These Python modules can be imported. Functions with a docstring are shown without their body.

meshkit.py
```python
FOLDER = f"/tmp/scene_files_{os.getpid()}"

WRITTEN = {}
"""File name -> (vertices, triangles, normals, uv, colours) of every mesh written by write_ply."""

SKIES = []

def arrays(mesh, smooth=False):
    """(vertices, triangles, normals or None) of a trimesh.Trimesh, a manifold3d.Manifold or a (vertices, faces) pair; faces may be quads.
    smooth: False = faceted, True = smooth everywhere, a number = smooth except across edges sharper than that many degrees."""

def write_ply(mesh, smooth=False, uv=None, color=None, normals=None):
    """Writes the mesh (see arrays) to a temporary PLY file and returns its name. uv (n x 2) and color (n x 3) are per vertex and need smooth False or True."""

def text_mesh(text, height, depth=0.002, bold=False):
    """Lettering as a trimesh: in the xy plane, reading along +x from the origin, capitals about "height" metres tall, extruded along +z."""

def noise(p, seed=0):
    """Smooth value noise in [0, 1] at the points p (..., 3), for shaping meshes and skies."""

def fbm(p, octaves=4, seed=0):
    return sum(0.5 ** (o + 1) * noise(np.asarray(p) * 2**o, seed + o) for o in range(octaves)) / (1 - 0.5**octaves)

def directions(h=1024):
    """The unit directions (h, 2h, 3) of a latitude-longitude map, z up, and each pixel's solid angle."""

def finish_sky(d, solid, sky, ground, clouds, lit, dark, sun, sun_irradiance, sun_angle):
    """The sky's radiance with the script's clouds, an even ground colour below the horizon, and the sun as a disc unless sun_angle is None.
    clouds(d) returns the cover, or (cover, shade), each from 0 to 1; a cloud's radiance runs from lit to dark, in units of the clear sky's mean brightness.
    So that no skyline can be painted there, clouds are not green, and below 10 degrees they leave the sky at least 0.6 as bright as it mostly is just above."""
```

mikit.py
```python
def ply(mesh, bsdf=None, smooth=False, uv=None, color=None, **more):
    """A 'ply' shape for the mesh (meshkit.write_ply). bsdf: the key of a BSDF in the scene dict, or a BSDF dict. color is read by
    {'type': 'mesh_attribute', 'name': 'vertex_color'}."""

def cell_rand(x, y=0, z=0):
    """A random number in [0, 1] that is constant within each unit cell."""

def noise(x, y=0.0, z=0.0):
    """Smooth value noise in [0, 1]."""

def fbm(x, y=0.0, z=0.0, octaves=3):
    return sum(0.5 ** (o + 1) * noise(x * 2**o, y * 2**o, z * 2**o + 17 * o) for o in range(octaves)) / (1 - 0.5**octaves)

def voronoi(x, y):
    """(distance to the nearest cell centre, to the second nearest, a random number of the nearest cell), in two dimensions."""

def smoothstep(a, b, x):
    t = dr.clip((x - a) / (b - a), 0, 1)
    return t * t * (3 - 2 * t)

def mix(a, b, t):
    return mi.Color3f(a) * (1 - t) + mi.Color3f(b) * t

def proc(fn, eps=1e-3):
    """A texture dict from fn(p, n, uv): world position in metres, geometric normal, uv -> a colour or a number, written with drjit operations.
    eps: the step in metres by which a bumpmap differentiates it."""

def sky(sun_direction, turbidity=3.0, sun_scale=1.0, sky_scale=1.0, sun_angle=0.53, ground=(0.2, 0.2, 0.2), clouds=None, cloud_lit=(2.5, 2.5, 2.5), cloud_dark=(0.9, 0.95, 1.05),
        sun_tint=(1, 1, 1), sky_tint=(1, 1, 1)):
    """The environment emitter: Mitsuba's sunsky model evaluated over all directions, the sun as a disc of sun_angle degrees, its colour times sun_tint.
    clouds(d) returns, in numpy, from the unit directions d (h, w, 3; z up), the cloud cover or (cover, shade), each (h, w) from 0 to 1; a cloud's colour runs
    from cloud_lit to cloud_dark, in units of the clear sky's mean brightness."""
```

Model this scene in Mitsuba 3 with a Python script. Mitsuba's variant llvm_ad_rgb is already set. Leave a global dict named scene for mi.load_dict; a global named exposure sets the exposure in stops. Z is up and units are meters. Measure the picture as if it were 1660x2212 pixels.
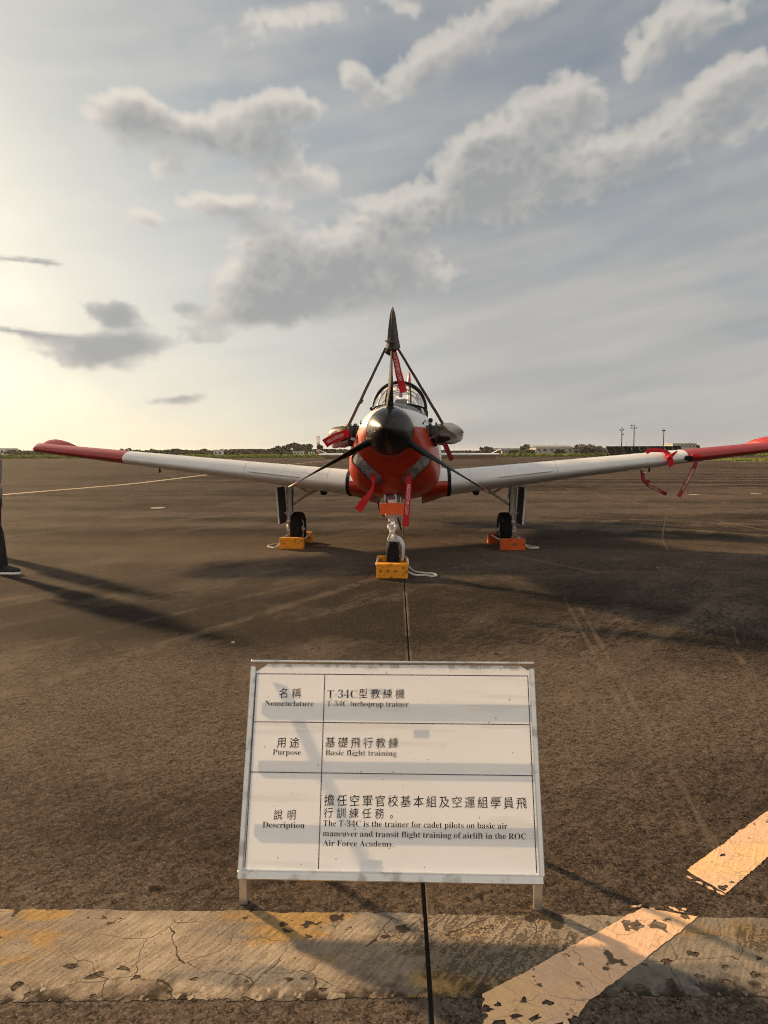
import math, random, glob
import numpy as np, trimesh, manifold3d as m3
import drjit as dr, mitsuba as mi
import mikit, meshkit
from scipy.interpolate import PchipInterpolator
import scipy.ndimage as ndi
from shapely.geometry import Polygon, LineString
from shapely import affinity, union_all, make_valid, box as sbox

scene, labels = {}, {}
rnd = random.Random(5)
rng = np.random.default_rng(5)
T4 = mi.ScalarTransform4f

# ------------------------------------------------------------------ camera, sky, exposure
CAM_H, PITCH, ROLL = 1.30, math.radians(4.81), math.radians(0.15)
fwd = np.array([0, math.cos(PITCH), -math.sin(PITCH)])
up0 = np.array([0, math.sin(PITCH), math.cos(PITCH)])
up = up0 * math.cos(ROLL) + np.array([1.0, 0, 0]) * math.sin(ROLL)
eye = np.array([0, 0, CAM_H])
scene['camera'] = {'type': 'perspective', 'fov': math.degrees(2 * math.atan(830 / 1534)), 'fov_axis': 'x', 'near_clip': 0.05, 'far_clip': 9000.0,
                   'to_world': T4().look_at(origin=eye.tolist(), target=(eye + fwd).tolist(), up=up.tolist())}
exposure = 1.66
SUN_AZ, SUN_EL = math.radians(-48.5), math.radians(20.6)
SUN = [math.sin(SUN_AZ) * math.cos(SUN_EL), math.cos(SUN_AZ) * math.cos(SUN_EL), math.sin(SUN_EL)]

# cumulus: azimuth, elevation, half width, half height (degrees), tilt, density
CUMULUS = [
 (-18.8,23.1,2.7,1.5,0,1.0), (-14.4,22.8,6.7,1.0,-4,.9), (-9.6,24.2,3.8,1.4,8,1.0), (-7.1,24.6,2.8,1.1,0,.7), (-11.0,22.5,4.5,.8,0,.8), (-16.1,20.4,2.5,1.1,0,.55),
 (-12.5,18.2,2.9,.9,-6,.85), (-9.7,18.4,2.5,.8,0,.7), (-6.8,20.5,4.3,1.5,-6,.6), (-17.9,17.1,1.7,.6,0,.8), (-20.8,19.7,1.1,.6,-30,.35), (-8.7,15.1,3.4,2.3,0,1.05),
 (-4.7,13.4,7.6,2.4,8,1.05), (-9.4,12.6,3.2,2.0,0,.85), (1.4,17.4,5.8,2.0,12,1.05), (5.4,19.2,3.4,1.6,14,.9), (-9.8,10.6,6.0,.9,8,.75), (-14.0,11.1,2.8,.5,4,.65),
 (-13.7,8.7,2.4,.6,0,.5), (1.8,13.4,5.1,2.0,10,.55), (7.9,22.3,3.7,1.7,6,1.0), (10.7,20.5,4.9,1.4,6,.6), (13.5,24.4,3.9,1.9,8,.9), (13.4,20.9,5.4,1.6,8,.68),
 (19.2,20.4,6.0,1.2,4,.75), (8.2,19.9,3.9,1.0,10,.85), (11.4,18.3,6.9,1.7,4,.6), (23.9,23.4,3.9,1.5,10,.85), (26.3,24.3,2.0,1.5,0,.9), (22.6,21.4,5.6,1.4,10,.6),
 (3.6,27.3,3.2,1.3,25,1.0), (6.0,28.6,4.6,1.3,28,.95), (9.1,29.7,4.1,1.3,15,.75), (-1.6,26.4,1.7,.9,-20,.8), (-.5,25.3,1.1,.6,0,.5), (19.0,26.7,1.5,1.4,20,.75),
 (21.6,27.7,3.7,1.5,5,.8), (24.9,27.9,3.5,1.4,0,.6), (1.4,30.6,3.9,.7,0,.45), (-9.5,29.1,5.5,1.3,10,.38), (-4.6,29.9,4.2,.8,0,.3), (-25.8,13.2,2.5,.3,-4,.9),
 (-20.3,10.1,2.4,.8,-18,.85), (-21.5,7.6,4.3,1.3,3,.95), (-18.8,8.0,2.0,.7,0,.7), (-26.3,8.3,2.5,.3,-3,.8), (-16.0,4.2,2.7,.3,3,.6)]


def sstep(a, b, x):
    t = np.clip((x - a) / (b - a), 0, 1)
    return t * t * (3 - 2 * t)


def cloud_grid():
    """Broken cumulus under a thin high veil, on a grid of azimuth (-52 to 52) and elevation (0 to 62 degrees) in steps of 0.1."""
    a, e = np.meshgrid(np.arange(-52, 52.01, .1), np.arange(0, 62.01, .1))
    q = lambda sx, sy, s, o: meshkit.fbm(np.stack([a / sx, e / sy, np.full_like(a, 3.3)], -1), o, s)
    wa, we = a + 3.0 * (q(2.6, 1.8, 11, 5) - .5), e + 2.0 * (q(2.4, 1.6, 23, 5) - .5)
    f = np.ones_like(a)
    for ca, ce, ra, re, tilt, amp in CUMULUS:
        t = math.radians(tilt)
        u, v = (wa - ca) * math.cos(t) + (we - ce) * math.sin(t), -(wa - ca) * math.sin(t) + (we - ce) * math.cos(t)
        r = (u / ra) ** 2 + (v / np.where(v > 0, re, re * 1.12)) ** 2
        f *= 1 - np.minimum(.95, .92 * amp * np.exp(-1.25 * r))
    f = 1 - f
    p1, p2 = q(2.3, 1.6, 41, 6), q(.95, .75, 57, 5)
    bil = 1 - np.abs(2 * p2 - 1) * 1.5
    lump = 1 - np.abs(2 * q(1.9, 1.45, 91, 3) - 1) * 1.4
    body = f + (.75 * (p1 - .5) + .30 * (bil - .45) + .34 * (lump - .5) + .26 * (q(.38, .32, 61, 4) - .5)) * np.minimum(1, f * 2.0 + .10)
    body = body - .30 * (1 - sstep(.36, .54, q(3.6, 2.4, 97, 4))) * sstep(-5, 4, a)
    under = ndi.shift(f, (-9, 5), order=1, mode='nearest') - f             # above zero on the underside: thin and ragged there
    dens = np.clip(body - .325, 0, 1) * (1 - .55 * sstep(.02, .35, under))
    cover_c = (1 - np.exp(-dens * 6.5)) * .90
    # light comes from the left and a little above: what lies that way shades a cloud
    depth = sum(ndi.shift(dens, (-3.2 * k, 4.2 * k), order=1, mode='nearest') for k in (1, 2, 3.2, 4.6)) / 4
    depth = .55 * depth + .45 * sum(ndi.shift(dens, (-4.5 * k, .8 * k), order=1, mode='nearest') for k in (1, 2.2, 3.6)) / 3
    shade_c = 1 - np.exp(-4.4 * ndi.gaussian_filter(depth, 1.5))
    shade_c = np.clip(shade_c * 1.25 + .75 * (.5 - p1) + .34 * (.45 - bil) + .30 * (.45 - lump), 0, 1)
    right = sstep(-14, 15, a + .25 * e)
    shade_c = np.maximum(shade_c, .36 * right)
    dark = sstep(14.8, 13, e) * sstep(-12, -16, a)
    shade_c = np.maximum(shade_c, .98 * dark)
    cover_c = cover_c * (1 - .30 * dark * (1 - sstep(.2, .7, f)))
    st = meshkit.fbm(np.stack([(a + 1.2 * e) / 15, (e - .17 * a) / 1.9, np.full_like(a, 9.1)], -1), 5, 71)
    st2 = meshkit.fbm(np.stack([(a + .5 * e) / 7, (e - .2 * a) / .9, np.full_like(a, 4.1)], -1), 5, 75)
    big = q(9, 4, 83, 5)
    low = 1 - sstep(2, 17, e)
    near = ndi.gaussian_filter(f, (10, 16))                                 # thin haze and shreds round the clouds
    veil = .44 + .34 * right * (1 - sstep(15, 27, e)) + .26 * low + .30 * (st - .5) + .22 * (st2 - .5) + .6 * (big - .5) + .34 * (p1 - .5) + .30 * near
    veil = np.clip(veil * (.78 + .22 * right), 0, .88)
    shade_v = np.clip(.12 + .62 * right + .45 * (.5 - st) + .3 * (.5 - st2) - .12 * low * (1 - right) + .25 * near, 0, 1)
    total = 1 - (1 - cover_c) * (1 - veil)
    return total, (cover_c * shade_c + (1 - cover_c) * veil * shade_v) / np.maximum(total, 1e-4)


def clouds(d):
    """Cover and shade per direction; outside the grid the same kind of broken sky goes on, front-lit opposite the sun."""
    az = np.degrees(np.arctan2(d[..., 0], d[..., 1]))
    el = np.degrees(np.arcsin(np.clip(d[..., 2], -1, 1)))
    sel = (el < 61) & (np.abs(az) < 51)
    total, shade = (ndi.map_coordinates(k, [el[sel] * 10, (az[sel] + 52) * 10], order=1, mode='nearest') for k in cloud_grid())
    n1 = meshkit.fbm(d * np.array([5.0, 5.0, 9.0]), 5, 5)
    edge = sstep(33, 50, np.maximum(np.abs(az), el * .85))
    bg = np.clip(.55 + .25 * sstep(60, 110, np.abs(az)) + sstep(.40, .60, n1) * .40, 0, .97)
    sh = np.clip(.30 - .30 * sstep(60, 110, np.abs(az)) + .9 * (n1 - .45), 0, 1)
    cover_all, shade_all = bg.copy(), sh.copy()
    cover_all[sel] = total * (1 - edge[sel]) + bg[sel] * edge[sel]
    shade_all[sel] = shade * (1 - edge[sel]) + sh[sel] * edge[sel]
    return cover_all, shade_all


scene['sky'] = mikit.sky(SUN, turbidity=4.4, sun_scale=2.5, sun_angle=3.0, sky_scale=1.0, clouds=clouds, cloud_lit=(3.15, 2.90, 2.55), cloud_dark=(1.38, 1.41, 1.42),
                         sun_tint=(1.0, .90, .80), sky_tint=(1.0, 1.0, 1.02), ground=(.07, .06, .05))

# ------------------------------------------------------------------ helpers
def numbered(key):
    if key not in scene and key not in labels and not any(k.startswith(key + '__') for k in scene):
        return key
    i = 1
    while f'{key}_{i:03d}' in scene or f'{key}_{i:03d}' in labels or any(k.startswith(f'{key}_{i:03d}__') for k in scene):
        i += 1
    return f'{key}_{i:03d}'


def thing(name, label=None, cat=None, group=None, kind=None):
    key = numbered(name)
    labels[key] = {}
    if label: labels[key]['label'] = label
    if cat: labels[key]['category'] = cat
    if group: labels[key]['group'] = group
    if kind: labels[key]['kind'] = kind
    return key


def put(name, mesh, bsdf, parent=None, smooth=False, label=None, kind=None, **more):
    """One entry of the scene: a part of parent, or a thing of one mesh."""
    key = numbered(f'{parent}__{name}' if parent else name)
    scene[key] = mikit.ply(mesh, bsdf, smooth=smooth, **more)
    if label or kind:
        labels[key] = {k: v for k, v in (('label', label), ('kind', kind)) if v}
    return key


def tag(key, label=None, cat=None, group=None, kind=None):
    labels[key] = {k: v for k, v in (('label', label), ('category', cat), ('group', group), ('kind', kind)) if v}
    return key


def cat(*ms):
    return trimesh.util.concatenate([m for m in ms])


def tri(v, f):
    f = np.asarray(f)
    if f.ndim == 2 and f.shape[1] == 4:
        f = np.vstack([f[:, [0, 1, 2]], f[:, [0, 2, 3]]])
    return trimesh.Trimesh(np.asarray(v, float), f, process=False)


def bx(cx, cy, cz, sx, sy, sz, c=0.0, rz=0.0, rx=0.0, ry=0.0):
    """A box about its centre, its edges chamfered by c."""
    if c <= 0:
        m = trimesh.creation.box((sx, sy, sz))
    else:
        h = np.array([sx, sy, sz]) / 2
        p = []
        for s in np.ndindex(2, 2, 2):
            g = np.array(s) * 2 - 1
            for k in range(3):
                q = g * (h - c)
                q[k] = g[k] * h[k]
                p.append(q)
        m = trimesh.convex.convex_hull(np.array(p))
    for ang, ax in ((rx, [1, 0, 0]), (ry, [0, 1, 0]), (rz, [0, 0, 1])):
        if ang: m.apply_transform(trimesh.transformations.rotation_matrix(ang, ax))
    m.apply_translation([cx, cy, cz])
    return m


def loft(rings, cap=True):
    """Closed rings of equal length joined by quads."""
    R = np.array(rings, float)
    k, n = R.shape[:2]
    i, j = np.meshgrid(np.arange(k - 1), np.arange(n), indexing='ij')
    q = np.stack([i * n + j, i * n + (j + 1) % n, (i + 1) * n + (j + 1) % n, (i + 1) * n + j], -1).reshape(-1, 4)
    f = np.vstack([q[:, [0, 1, 2]], q[:, [0, 2, 3]]])
    v = R.reshape(-1, 3)
    if cap:
        for r, flip in ((0, True), (k - 1, False)):
            c = len(v)
            v = np.vstack([v, R[r].mean(0)])
            a = np.arange(n) + r * n
            t = np.stack([a, (np.roll(a, -1)), np.full(n, c)], 1)
            f = np.vstack([f, t[:, ::-1] if flip else t])
    m = trimesh.Trimesh(v, f, process=False)
    if cap and m.volume < 0: m.invert()
    return m


def smoothpath(pts, n=8):
    pts = np.asarray(pts, float)
    t = np.r_[0, np.cumsum(np.linalg.norm(np.diff(pts, axis=0), axis=1))]
    s = np.linspace(0, t[-1], n * (len(pts) - 1) + 1)
    return np.stack([PchipInterpolator(t, pts[:, k])(s) for k in range(3)], 1)


def tube(pts, r, sides=10, cap=True):
    p = np.asarray(pts, float)
    r = np.broadcast_to(np.asarray(r, float), (len(p),))
    t = np.gradient(p, axis=0)
    t /= np.linalg.norm(t, axis=1, keepdims=True)
    a = np.cross(t[0], [0, 0, 1.0] if abs(t[0, 2]) < .9 else [1.0, 0, 0])
    rings, ang = [], np.arange(sides) * 2 * np.pi / sides
    for k in range(len(p)):
        a = a - t[k] * (a @ t[k])
        a /= np.linalg.norm(a)
        b = np.cross(t[k], a)
        rings.append(p[k] + r[k] * (np.cos(ang)[:, None] * a + np.sin(ang)[:, None] * b))
    return loft(rings, cap)


def lathe(profile, axis_o, axis_d, n=48):
    """profile: (distance along the axis, radius)."""
    d = np.asarray(axis_d, float); d /= np.linalg.norm(d)
    a = np.cross(d, [0, 0, 1.0] if abs(d[2]) < .9 else [1.0, 0, 0]); a /= np.linalg.norm(a)
    b = np.cross(d, a)
    ang = np.arange(n) * 2 * np.pi / n
    return loft([np.asarray(axis_o) + d * s + max(r, 1e-4) * (np.cos(ang)[:, None] * a + np.sin(ang)[:, None] * b) for s, r in profile])


def man(m):
    m = trimesh.Trimesh(m.vertices, m.faces, process=True)
    return m3.Manifold(m3.Mesh(np.asarray(m.vertices, np.float32), np.asarray(m.faces, np.uint32)))


def unman(m):
    q = m.to_mesh()
    return trimesh.Trimesh(np.array(q.vert_properties[:, :3]), np.array(q.tri_verts), process=False)


def extrude(poly, h):
    return cat(*[trimesh.creation.extrude_polygon(g, h, engine='earcut') for g in getattr(poly, 'geoms', [poly]) if g.area > 1e-9])


# lettering: the bundled fonts' outlines as thin raised print
FONTS = {}


def glyphs(text, face, height, depth=.0006, thin=0.0, slant=0.0):
    """Thin lettering in the xy plane from the origin along +x; height is that of the face's capitals (of a character for the CJK face)."""
    from PIL import Image, ImageDraw, ImageFont
    if face not in FONTS:
        FONTS[face] = ImageFont.truetype(glob.glob(f'/opt/blender-*/*/datafiles/fonts/{face}')[0], 120)
    font = FONTS[face]
    x0, y0, x1, y1 = font.getbbox(text, anchor='ls')
    im = Image.new('L', (x1 - x0 + 8, y1 - y0 + 8))
    ImageDraw.Draw(im).text((4 - x0, 4 - y0), text, 255, font, anchor='ls')
    on = np.pad(np.asarray(im) > 127, ((0, 0), (1, 1))).astype(np.int8)
    rows, starts = np.nonzero(np.diff(on, axis=1) == 1)
    ends = np.nonzero(np.diff(on, axis=1) == -1)[1]
    shape = union_all(sbox(starts, -rows - 1, ends, -rows)).buffer(.6).buffer(-.6 - thin).simplify(.5)
    s = height / (120 * (.88 if 'CJK' in face else .68))
    shape = affinity.affine_transform(shape, [s, 0, slant * s, s, -4 * s, (4 - y0) * s])
    m = extrude(shape, depth)
    m.apply_translation([-m.bounds[0, 0], 0, 0])
    return m


def serif(s):
    o = ''
    for c in s:
        o += chr(0x1D400 + ord(c) - 65) if 'A' <= c <= 'Z' else chr(0x1D41A + ord(c) - 97) if 'a' <= c <= 'z' else chr(0x1D7CE + ord(c) - 48) if '0' <= c <= '9' else c
    return o


# ------------------------------------------------------------------ materials
noise, fbm, voronoi, smoothstep, mix = mikit.noise, mikit.fbm, mikit.voronoi, mikit.smoothstep, mikit.mix


def rgb(c):
    return {'type': 'rgb', 'value': list(map(float, c))}


def pr(color, rough=.5, metal=0.0, **kw):
    d = {'type': 'principled', 'base_color': color if isinstance(color, dict) else rgb(color), 'roughness': rough, 'metallic': metal, 'specular': kw.pop('spec', .5), **kw}
    return {'type': 'twosided', 'bsdf': d}


def dist_seg(x, y, a, b):
    dx, dy = b[0] - a[0], b[1] - a[1]
    L2 = dx * dx + dy * dy
    t = dr.clip(((x - a[0]) * dx + (y - a[1]) * dy) / L2, 0, 1)
    return dr.sqrt(dr.square(x - a[0] - t * dx) + dr.square(y - a[1] - t * dy))


SCRATCH = [((1.71, 6.31), (1.09, 2.24), .016, .34), ((1.62, 6.31), (1.02, 2.24), .014, .26), ((-4.6, 4.6), (-1.9, 8.2), .10, .22), ((-1.9, 8.2), (.4, 12.5), .12, .25), ((-3.6, 4.2), (-1.0, 8.0), .08, .18), ((.9, 3.6), (3.1, 6.4), .09, .2), ((3.1, 6.4), (7.5, 9.6), .12, .22), ((1.9, 3.2), (3.4, 4.6), .05, .2), ((2.3, 4.6), (1.75, 2.6), .03, .22), ((3.6, 6.6), (2.4, 3.4), .05, .2), ((2.6, 5.2), (1.62, 2.9), .012, .3), ((-2.7, 2.6), (.55, 8.4), .09, .35), ((-3.4, 3.1), (-.4, 7.6), .05, .22),
           ((2.2, 9.4), (5.6, 8.6), .10, .35), ((.9, 10.2), (2.3, 7.6), .07, .4), ((-.7, 10.4), (-1.5, 8.5), .08, .4), ((4.6, 12.2), (7.4, 9.6), .12, .4), ((3.2, 14.5), (8.8, 11.4), .16, .3), ((-6.5, 14.0), (3.0, 15.5), .14, .25)]


rc_, rs_ = math.cos(math.radians(-1.0)), math.sin(math.radians(-1.0))


def ground_color(p, n, uv):
    x, y = p.x, p.y
    big = fbm(x * .33 + 9, y * .33, 3, 4)
    mid = fbm(x * 2.1, y * 2.1, 7, 4)
    bu, bv = x * .82 + y * .57, x * -.57 + y * .82
    brush = fbm(bu * 14, bv * 40, 2, 4)                                            # the broomed finish, one direction
    grit = noise(bu * 34, bv * 70, 1) * .24 + noise(x * 95, y * 95, 4) * .42 + noise(x * 250, y * 250, 5) * .50
    du, dv = x * .5 + y * .87, x * -.87 + y * .5
    drag = smoothstep(.50, .74, fbm(du * .8, dv * 3.4, 13, 5) * .75 + .25 * mid) * smoothstep(.38, .62, fbm(du * 11, dv * 46, 15, 3) * .6 + .4 * grit)
    d1, d2, w = voronoi(x * 118, y * 118)
    streak = fbm(x * .05 + y * .012, y * .8 + x * .05, 31, 5)                       # old sweeping and weather bands across the apron
    t = dr.clip(.5 + .9 * (big - .5) + .75 * (mid - .5) + .7 * (brush - .5) + 1.9 * (streak - .5) + .7 * (fbm(x * .11 + 3, y * .16, 35, 4) - .5), 0, 1)
    c = mix((.0165, .0133, .0107), (.069, .0540, .0428), t)
    c = c * dr.clip(1 + 2.1 * (grit - .58), .22, 2.6)
    c = mix(c, (.120, .096, .076), drag * .40)
    c = mix(c, (.21, .17, .12), smoothstep(.40, .14, d1) * smoothstep(.82, .97, w) * .55)
    c = mix(c, (.007, .0055, .004), smoothstep(.42, .16, d1) * smoothstep(.20, .06, w) * .7)
    gu, gv = (x - .08) * rc_ + y * rs_, (x - .08) * -rs_ + y * rc_
    ju, jv = dr.abs(gu / 6 - dr.floor(gu / 6 + .5)) * 6, dr.abs((gv - 1.66) / 6 - dr.floor((gv - 1.66) / 6 + .5)) * 6
    worn = smoothstep(.030, .006, dr.minimum(ju, dr.select(gv > 6, jv, 9.0)) + .012 * (mid - .4))
    c = mix(c, (.115, .095, .072), worn * smoothstep(.30, .60, fbm(x * 3, y * 3, 33, 4)) * .75)
    for a, b, wd, k in SCRATCH:
        e = dist_seg(x, y, a, b) + .03 * (noise(x * 4, y * 4, 77) - .5)
        c = mix(c, (.135, .105, .076), smoothstep(wd, wd * .25, e) * k * smoothstep(.25, .75, fbm(x * 9, y * 9, 51, 3) * .8 + .35 * grit))
    dots = voronoi(x * .95 + 4, y * .95)
    c = mix(c, (.012, .010, .008), smoothstep(.035, .02, dots[0] + .02 * noise(x * 60, y * 60, 12)) * dr.select(dots[2] > .55, 1, 0))
    return mix(c, (.34, .31, .25), smoothstep(.017, .009, dots[0]) * dr.select(dots[2] < .14, 1, 0))


def ground_relief(p, n, uv):
    x, y = p.x, p.y
    bu, bv = x * .82 + y * .57, x * -.57 + y * .82
    return noise(bu * 40, bv * 75, 1) * .4 + noise(x * 95, y * 95, 4) * .7 + noise(x * 240, y * 240, 5) * .5


def old_paint(p, n, uv):
    """Weathered line paint: yellow under white, crazed, chipped to the concrete."""
    x, y = p.x, p.y
    a = fbm(x * 3.2, y * 6.5, 3, 4)
    b = fbm(x * 14, y * 14, 9, 4)
    fine = noise(x * 260, y * 260, 2)
    brush = noise((x * .55 + y * .83) * 26, (x * -.83 + y * .55) * 150, 6)
    c = mix((.195, .158, .120), (.29, .238, .178), smoothstep(.35, .65, a))
    c = mix(c, (.32, .19, .05), smoothstep(.57, .72, fbm(x * 4.1 + 3, y * 11, 21, 3)) * .65)
    c = mix(c, (.125, .122, .115), smoothstep(.52, .66, fbm(x * 2.6 + 7, y * 9, 27, 4)) * .8)
    c = c * (.62 + .36 * fine + .40 * brush)
    wx, wy = x * 6.5 + 1.1 * (fbm(x * 6, y * 6, 9, 5) - .5), y * 9 + 1.1 * (fbm(x * 6 + 5, y * 6, 4, 5) - .5)
    d1, d2, w = voronoi(wx, wy)
    c = mix(c, (.035, .027, .02), smoothstep(.028, .006, d2 - d1) * smoothstep(.40, .66, a + .2 * b))
    chip = fbm(x * 21, y * 26, 41, 4) * .6 + .4 * fbm(x * 2.2, y * 7, 44, 3)
    c = mix(c, (.040, .031, .023), smoothstep(.655, .69, chip + .05 * fine))
    pit = voronoi(x * 62, y * 62)
    c = mix(c, (.03, .024, .018), smoothstep(.24, .10, pit[0]) * smoothstep(.8, .95, pit[2]) * .7 * a * 1.6)
    c = mix(c, c * .30 + mi.Color3f((.072, .068, .060)), smoothstep(.42, .62, x + .25 * (a - .5)) * .7)
    c = mix(c, (.045, .036, .026), smoothstep(.50, .60, fbm(x * 5 + 2, y * 9, 81, 4) + .16 * smoothstep(.02, .18, x) * smoothstep(.62, .40, x) * smoothstep(1.74, 1.82, y) - .06) * smoothstep(-.25, .1, x) * smoothstep(.35, .6, brush * .5 + .5 * fine) * .8)
    edge = dr.minimum(y - (1.588 + .010 * x), 9.0)
    return mix(c, (.028, .022, .016), smoothstep(.10, .0, edge + .13 * (fbm(x * 30, y * 30, 61, 4) - .35)) * smoothstep(.40, .52, fbm(x * 60, y * 45, 63, 3) + .12))


def new_paint(p, n, uv):
    x, y = p.x, p.y
    fine = noise(x * 240, y * 240, 2)
    b = fbm(x * 12, y * 12, 9, 4)
    brush = noise((x * .62 - y * .78) * 34, (x * .78 + y * .62) * 170, 6)
    c = mix((.61, .405, .265), (.66, .43, .23), smoothstep(.4, .62, fbm(x * 5, y * 5, 3, 3)))
    c = c * (.84 + .14 * fine + .14 * brush)
    d1, d2, w = voronoi(x * 11 + 1.8 * (b - .5), y * 12 + 1.6 * (fbm(x * 11, y * 11, 14, 3) - .5))
    c = mix(c, (.30, .21, .14), smoothstep(.035, .008, d2 - d1) * .8)
    chip = fbm(x * 19, y * 19, 71, 4)
    return mix(c, (.10, .075, .055), smoothstep(.71, .75, chip))


def paint_relief(p, n, uv):
    x, y = p.x, p.y
    return noise((x * .55 + y * .83) * 26, (x * -.83 + y * .55) * 150, 6) + .7 * noise(x * 210, y * 210, 2)


M = scene
M['m_ground'] = {'type': 'bumpmap', 'arbitrary': mikit.proc(ground_relief, eps=.0012), 'scale': .0014,
                 'bsdf': {'type': 'principled', 'base_color': mikit.proc(ground_color), 'roughness': .92, 'specular': .06}}
M['m_tar'] = pr((.012, .010, .009), .8)
M['m_old_paint'] = {'type': 'bumpmap', 'arbitrary': mikit.proc(paint_relief, eps=.001), 'scale': .0009, 'bsdf': {'type': 'principled', 'base_color': mikit.proc(old_paint), 'roughness': .9, 'specular': .08}}
M['m_new_paint'] = {'type': 'bumpmap', 'arbitrary': mikit.proc(paint_relief, eps=.001), 'scale': .0007, 'bsdf': {'type': 'principled', 'base_color': mikit.proc(new_paint), 'roughness': .85, 'specular': .1}}
M['m_line'] = pr((.42, .34, .25), .8, spec=.1)
M['m_pale_concrete'] = pr((.30, .26, .21), .8)

# ------------------------------------------------------------------ the apron: slabs with open joints, sheets beyond them
ROT = math.radians(-1.0)
rc, rs = math.cos(ROT), math.sin(ROT)


def grid(u, v):
    """Apron grid (u across, v away from the camera) to world."""
    return np.array([.08 + u * rc - v * rs, u * rs + v * rc])


def slab(u0, u1, v0, v1, z=0.0, c=.003, t=.10):
    ring = lambda i, zz: [[*grid(u0 + i, v0 + i), zz], [*grid(u1 - i, v0 + i), zz], [*grid(u1 - i, v1 - i), zz], [*grid(u0 + i, v1 - i), zz]]
    v = ring(0, z - t) + ring(0, z - c) + ring(c, z)
    f = []
    for k in (0, 4):
        for i in range(4):
            j = (i + 1) % 4
            f += [[k + i, k + j, k + 4 + j], [k + i, k + 4 + j, k + 4 + i]]
    f += [[8, 9, 10], [8, 10, 11]]
    return tri(v, f)


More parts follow.
